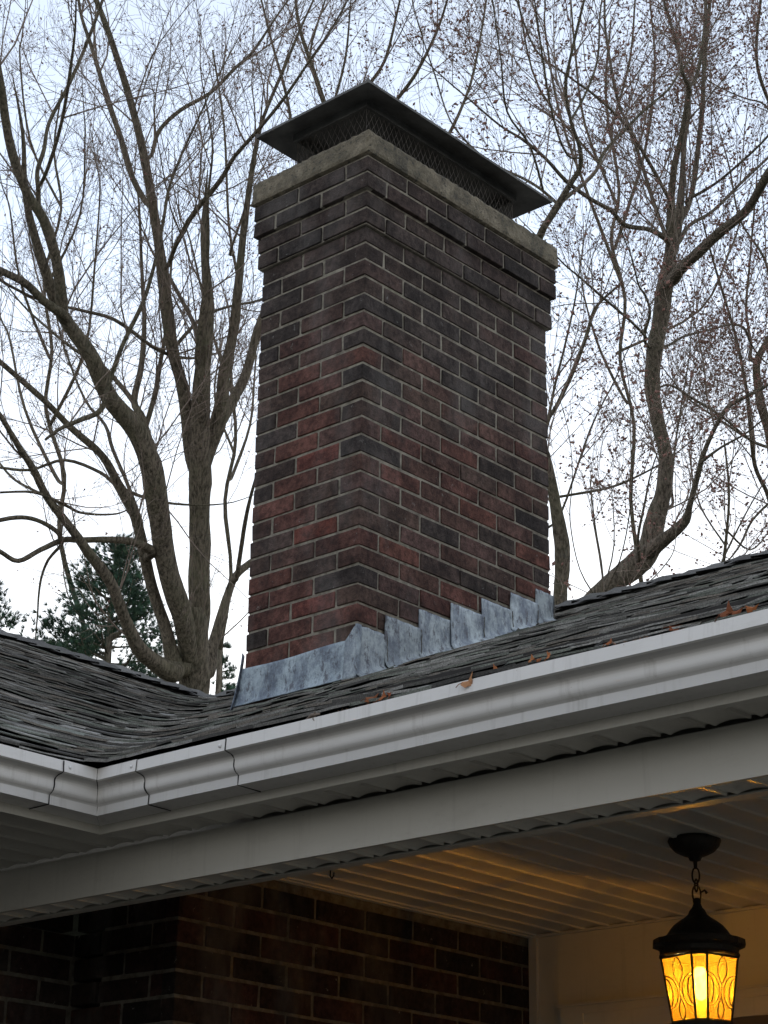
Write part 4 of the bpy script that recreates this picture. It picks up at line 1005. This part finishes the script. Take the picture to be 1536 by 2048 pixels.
far_tree('fine bare tree with many red buds behind the top of the curved tree', 25, [(1285, 1180, 10), (1262, 1000, 9), (1268, 850, 8), (1240, 720, 8), (1250, 600, 8), (1222, 480, 8), (1238, 380, 7), (1212, 200, 6), (1222, 40, 4)],
         [[(1240, 560, 8), (1180, 400, 7), (1120, 230, 6), (1090, 60, 4)], [(1235, 480, 8), (1290, 300, 7), (1310, 140, 5), (1300, 0, 4)], [(1230, 400, 7), (1170, 250, 6), (1150, 100, 5), (1140, -20, 4)],
          [(1250, 800, 7), (1200, 700, 6), (1170, 600, 4)], [(1245, 700, 7), (1400, 620, 6), (1460, 500, 5)], [(1225, 250, 6), (1260, 120, 5), (1270, 0, 4)], [(1200, 330, 6), (1080, 180, 5), (1040, 20, 4)]], buds=.8, tw=1.05, bs=1.5)
far_tree('low bare sapling rising from the ridge right of the curved trunk', 19, [(1440, 1180, 9), (1452, 1080, 7), (1458, 980, 6), (1448, 880, 4)],
         [[(1445, 1120, 5), (1490, 1030, 4), (1530, 960, 3)], [(1450, 1090, 5), (1400, 1010, 4), (1380, 920, 3)], [(1452, 1060, 5), (1500, 1100, 4), (1540, 1060, 3)]], buds=1, tw=2.2, bs=1.6)
far_tree('low bare shrub of thin shoots rising from the ridge left of the curved trunk', 14, [(1200, 1235, 7), (1205, 1150, 5), (1190, 1050, 4), (1180, 960, 3)],
         [[(1202, 1200, 4), (1240, 1120, 3), (1260, 1020, 3)], [(1202, 1210, 4), (1160, 1140, 3), (1140, 1040, 3)], [(1203, 1190, 4), (1228, 1090, 3), (1222, 960, 2)], [(1205, 1220, 4), (1290, 1170, 3), (1330, 1130, 3)]], buds=.6, tw=1.6)

# --- pines low on the left
def pine(label, x, y_top, y_bot, halfw, depth, seed, nb=60):
    random.seed(seed)
    top = at(x, y_top, depth); gb = Vector((top.x, top.y, GZ)); H = top.z - GZ
    e_ = empty('pine_tree', gb); tag(e_, label, 'pine tree', 'pine trees beyond the roof valley')
    t_ = MB(); t_.tube([gb, gb.lerp(top, .6), top], [.2, .12, .01], 8); t_.build('trunk', M_BARK, e_)
    cw = halfw / FPX * depth; ch_ = (y_bot - y_top) / FPX * depth; nd = MB(); bb = MB()
    for i in range(nb):
        t = (i + rnd()) / nb; z = top.z - t * (ch_ + 1.0); rl = cw * (.18 + .95 * min(t * 1.15, 1)) * ru(.55, 1.15); a = ru(0, 6.283)
        p = Vector((top.x, top.y, z)); d = Vector((math.cos(a), math.sin(a), ru(.05, .45))); pts = [p]
        for s_ in range(6):
            d = (d + Vector((ru(-.15, .15), ru(-.15, .15), .07))).normalized(); pts.append(pts[-1] + d * (rl / 6))
        bb.tube(pts, [.02, .016, .013, .01, .008, .006, .004], 4, cap=False)
        for k in range(int(14 + rl * 48)):
            tt = ru(.2, 1) ** .7 * 5.99; j = int(tt); q = pts[j].lerp(pts[j + 1], tt - j) + Vector((ru(-1, 1), ru(-1, 1), ru(-.6, .6))) * .16 * rl ** .5
            dd = (d * .7 + Vector((ru(-1, 1), ru(-1, 1), ru(-.3, .9))) * .7).normalized()
            g_ = ru(.6, 1.6); cl = (g_ * ru(.8, 1.1), g_, g_ * ru(.8, 1.2))
            for m in range(13):
                nd_ = (dd + Vector((ru(-1, 1), ru(-1, 1), ru(-1, 1))) * .55).normalized(); L = ru(.07, .13); w = nd_.orthogonal().normalized() * .0045
                nd.add([tuple(q + w), tuple(q - w), tuple(q + nd_ * L + Vector((0, 0, -.012)))], [(0, 1, 2)], cl)
    bb.build('branches', M_BARK, e_); tag(nd.build('needles', M_NEEDLE, e_), kind='stuff')
pine('dark green pine standing behind the big forked tree at the roof valley', 232, 1085, 1360, 185, 27, 3, 105)
pine('green pine tip peeking over the roof ridge at the far left edge', -25, 1150, 1300, 120, 27, 5, 45)
pine('small pine glimpsed between the forked tree and the chimney foot', 445, 1290, 1400, 55, 30, 9, 22)

for o in bpy.data.objects:
    if '_o' in o: del o['_o']
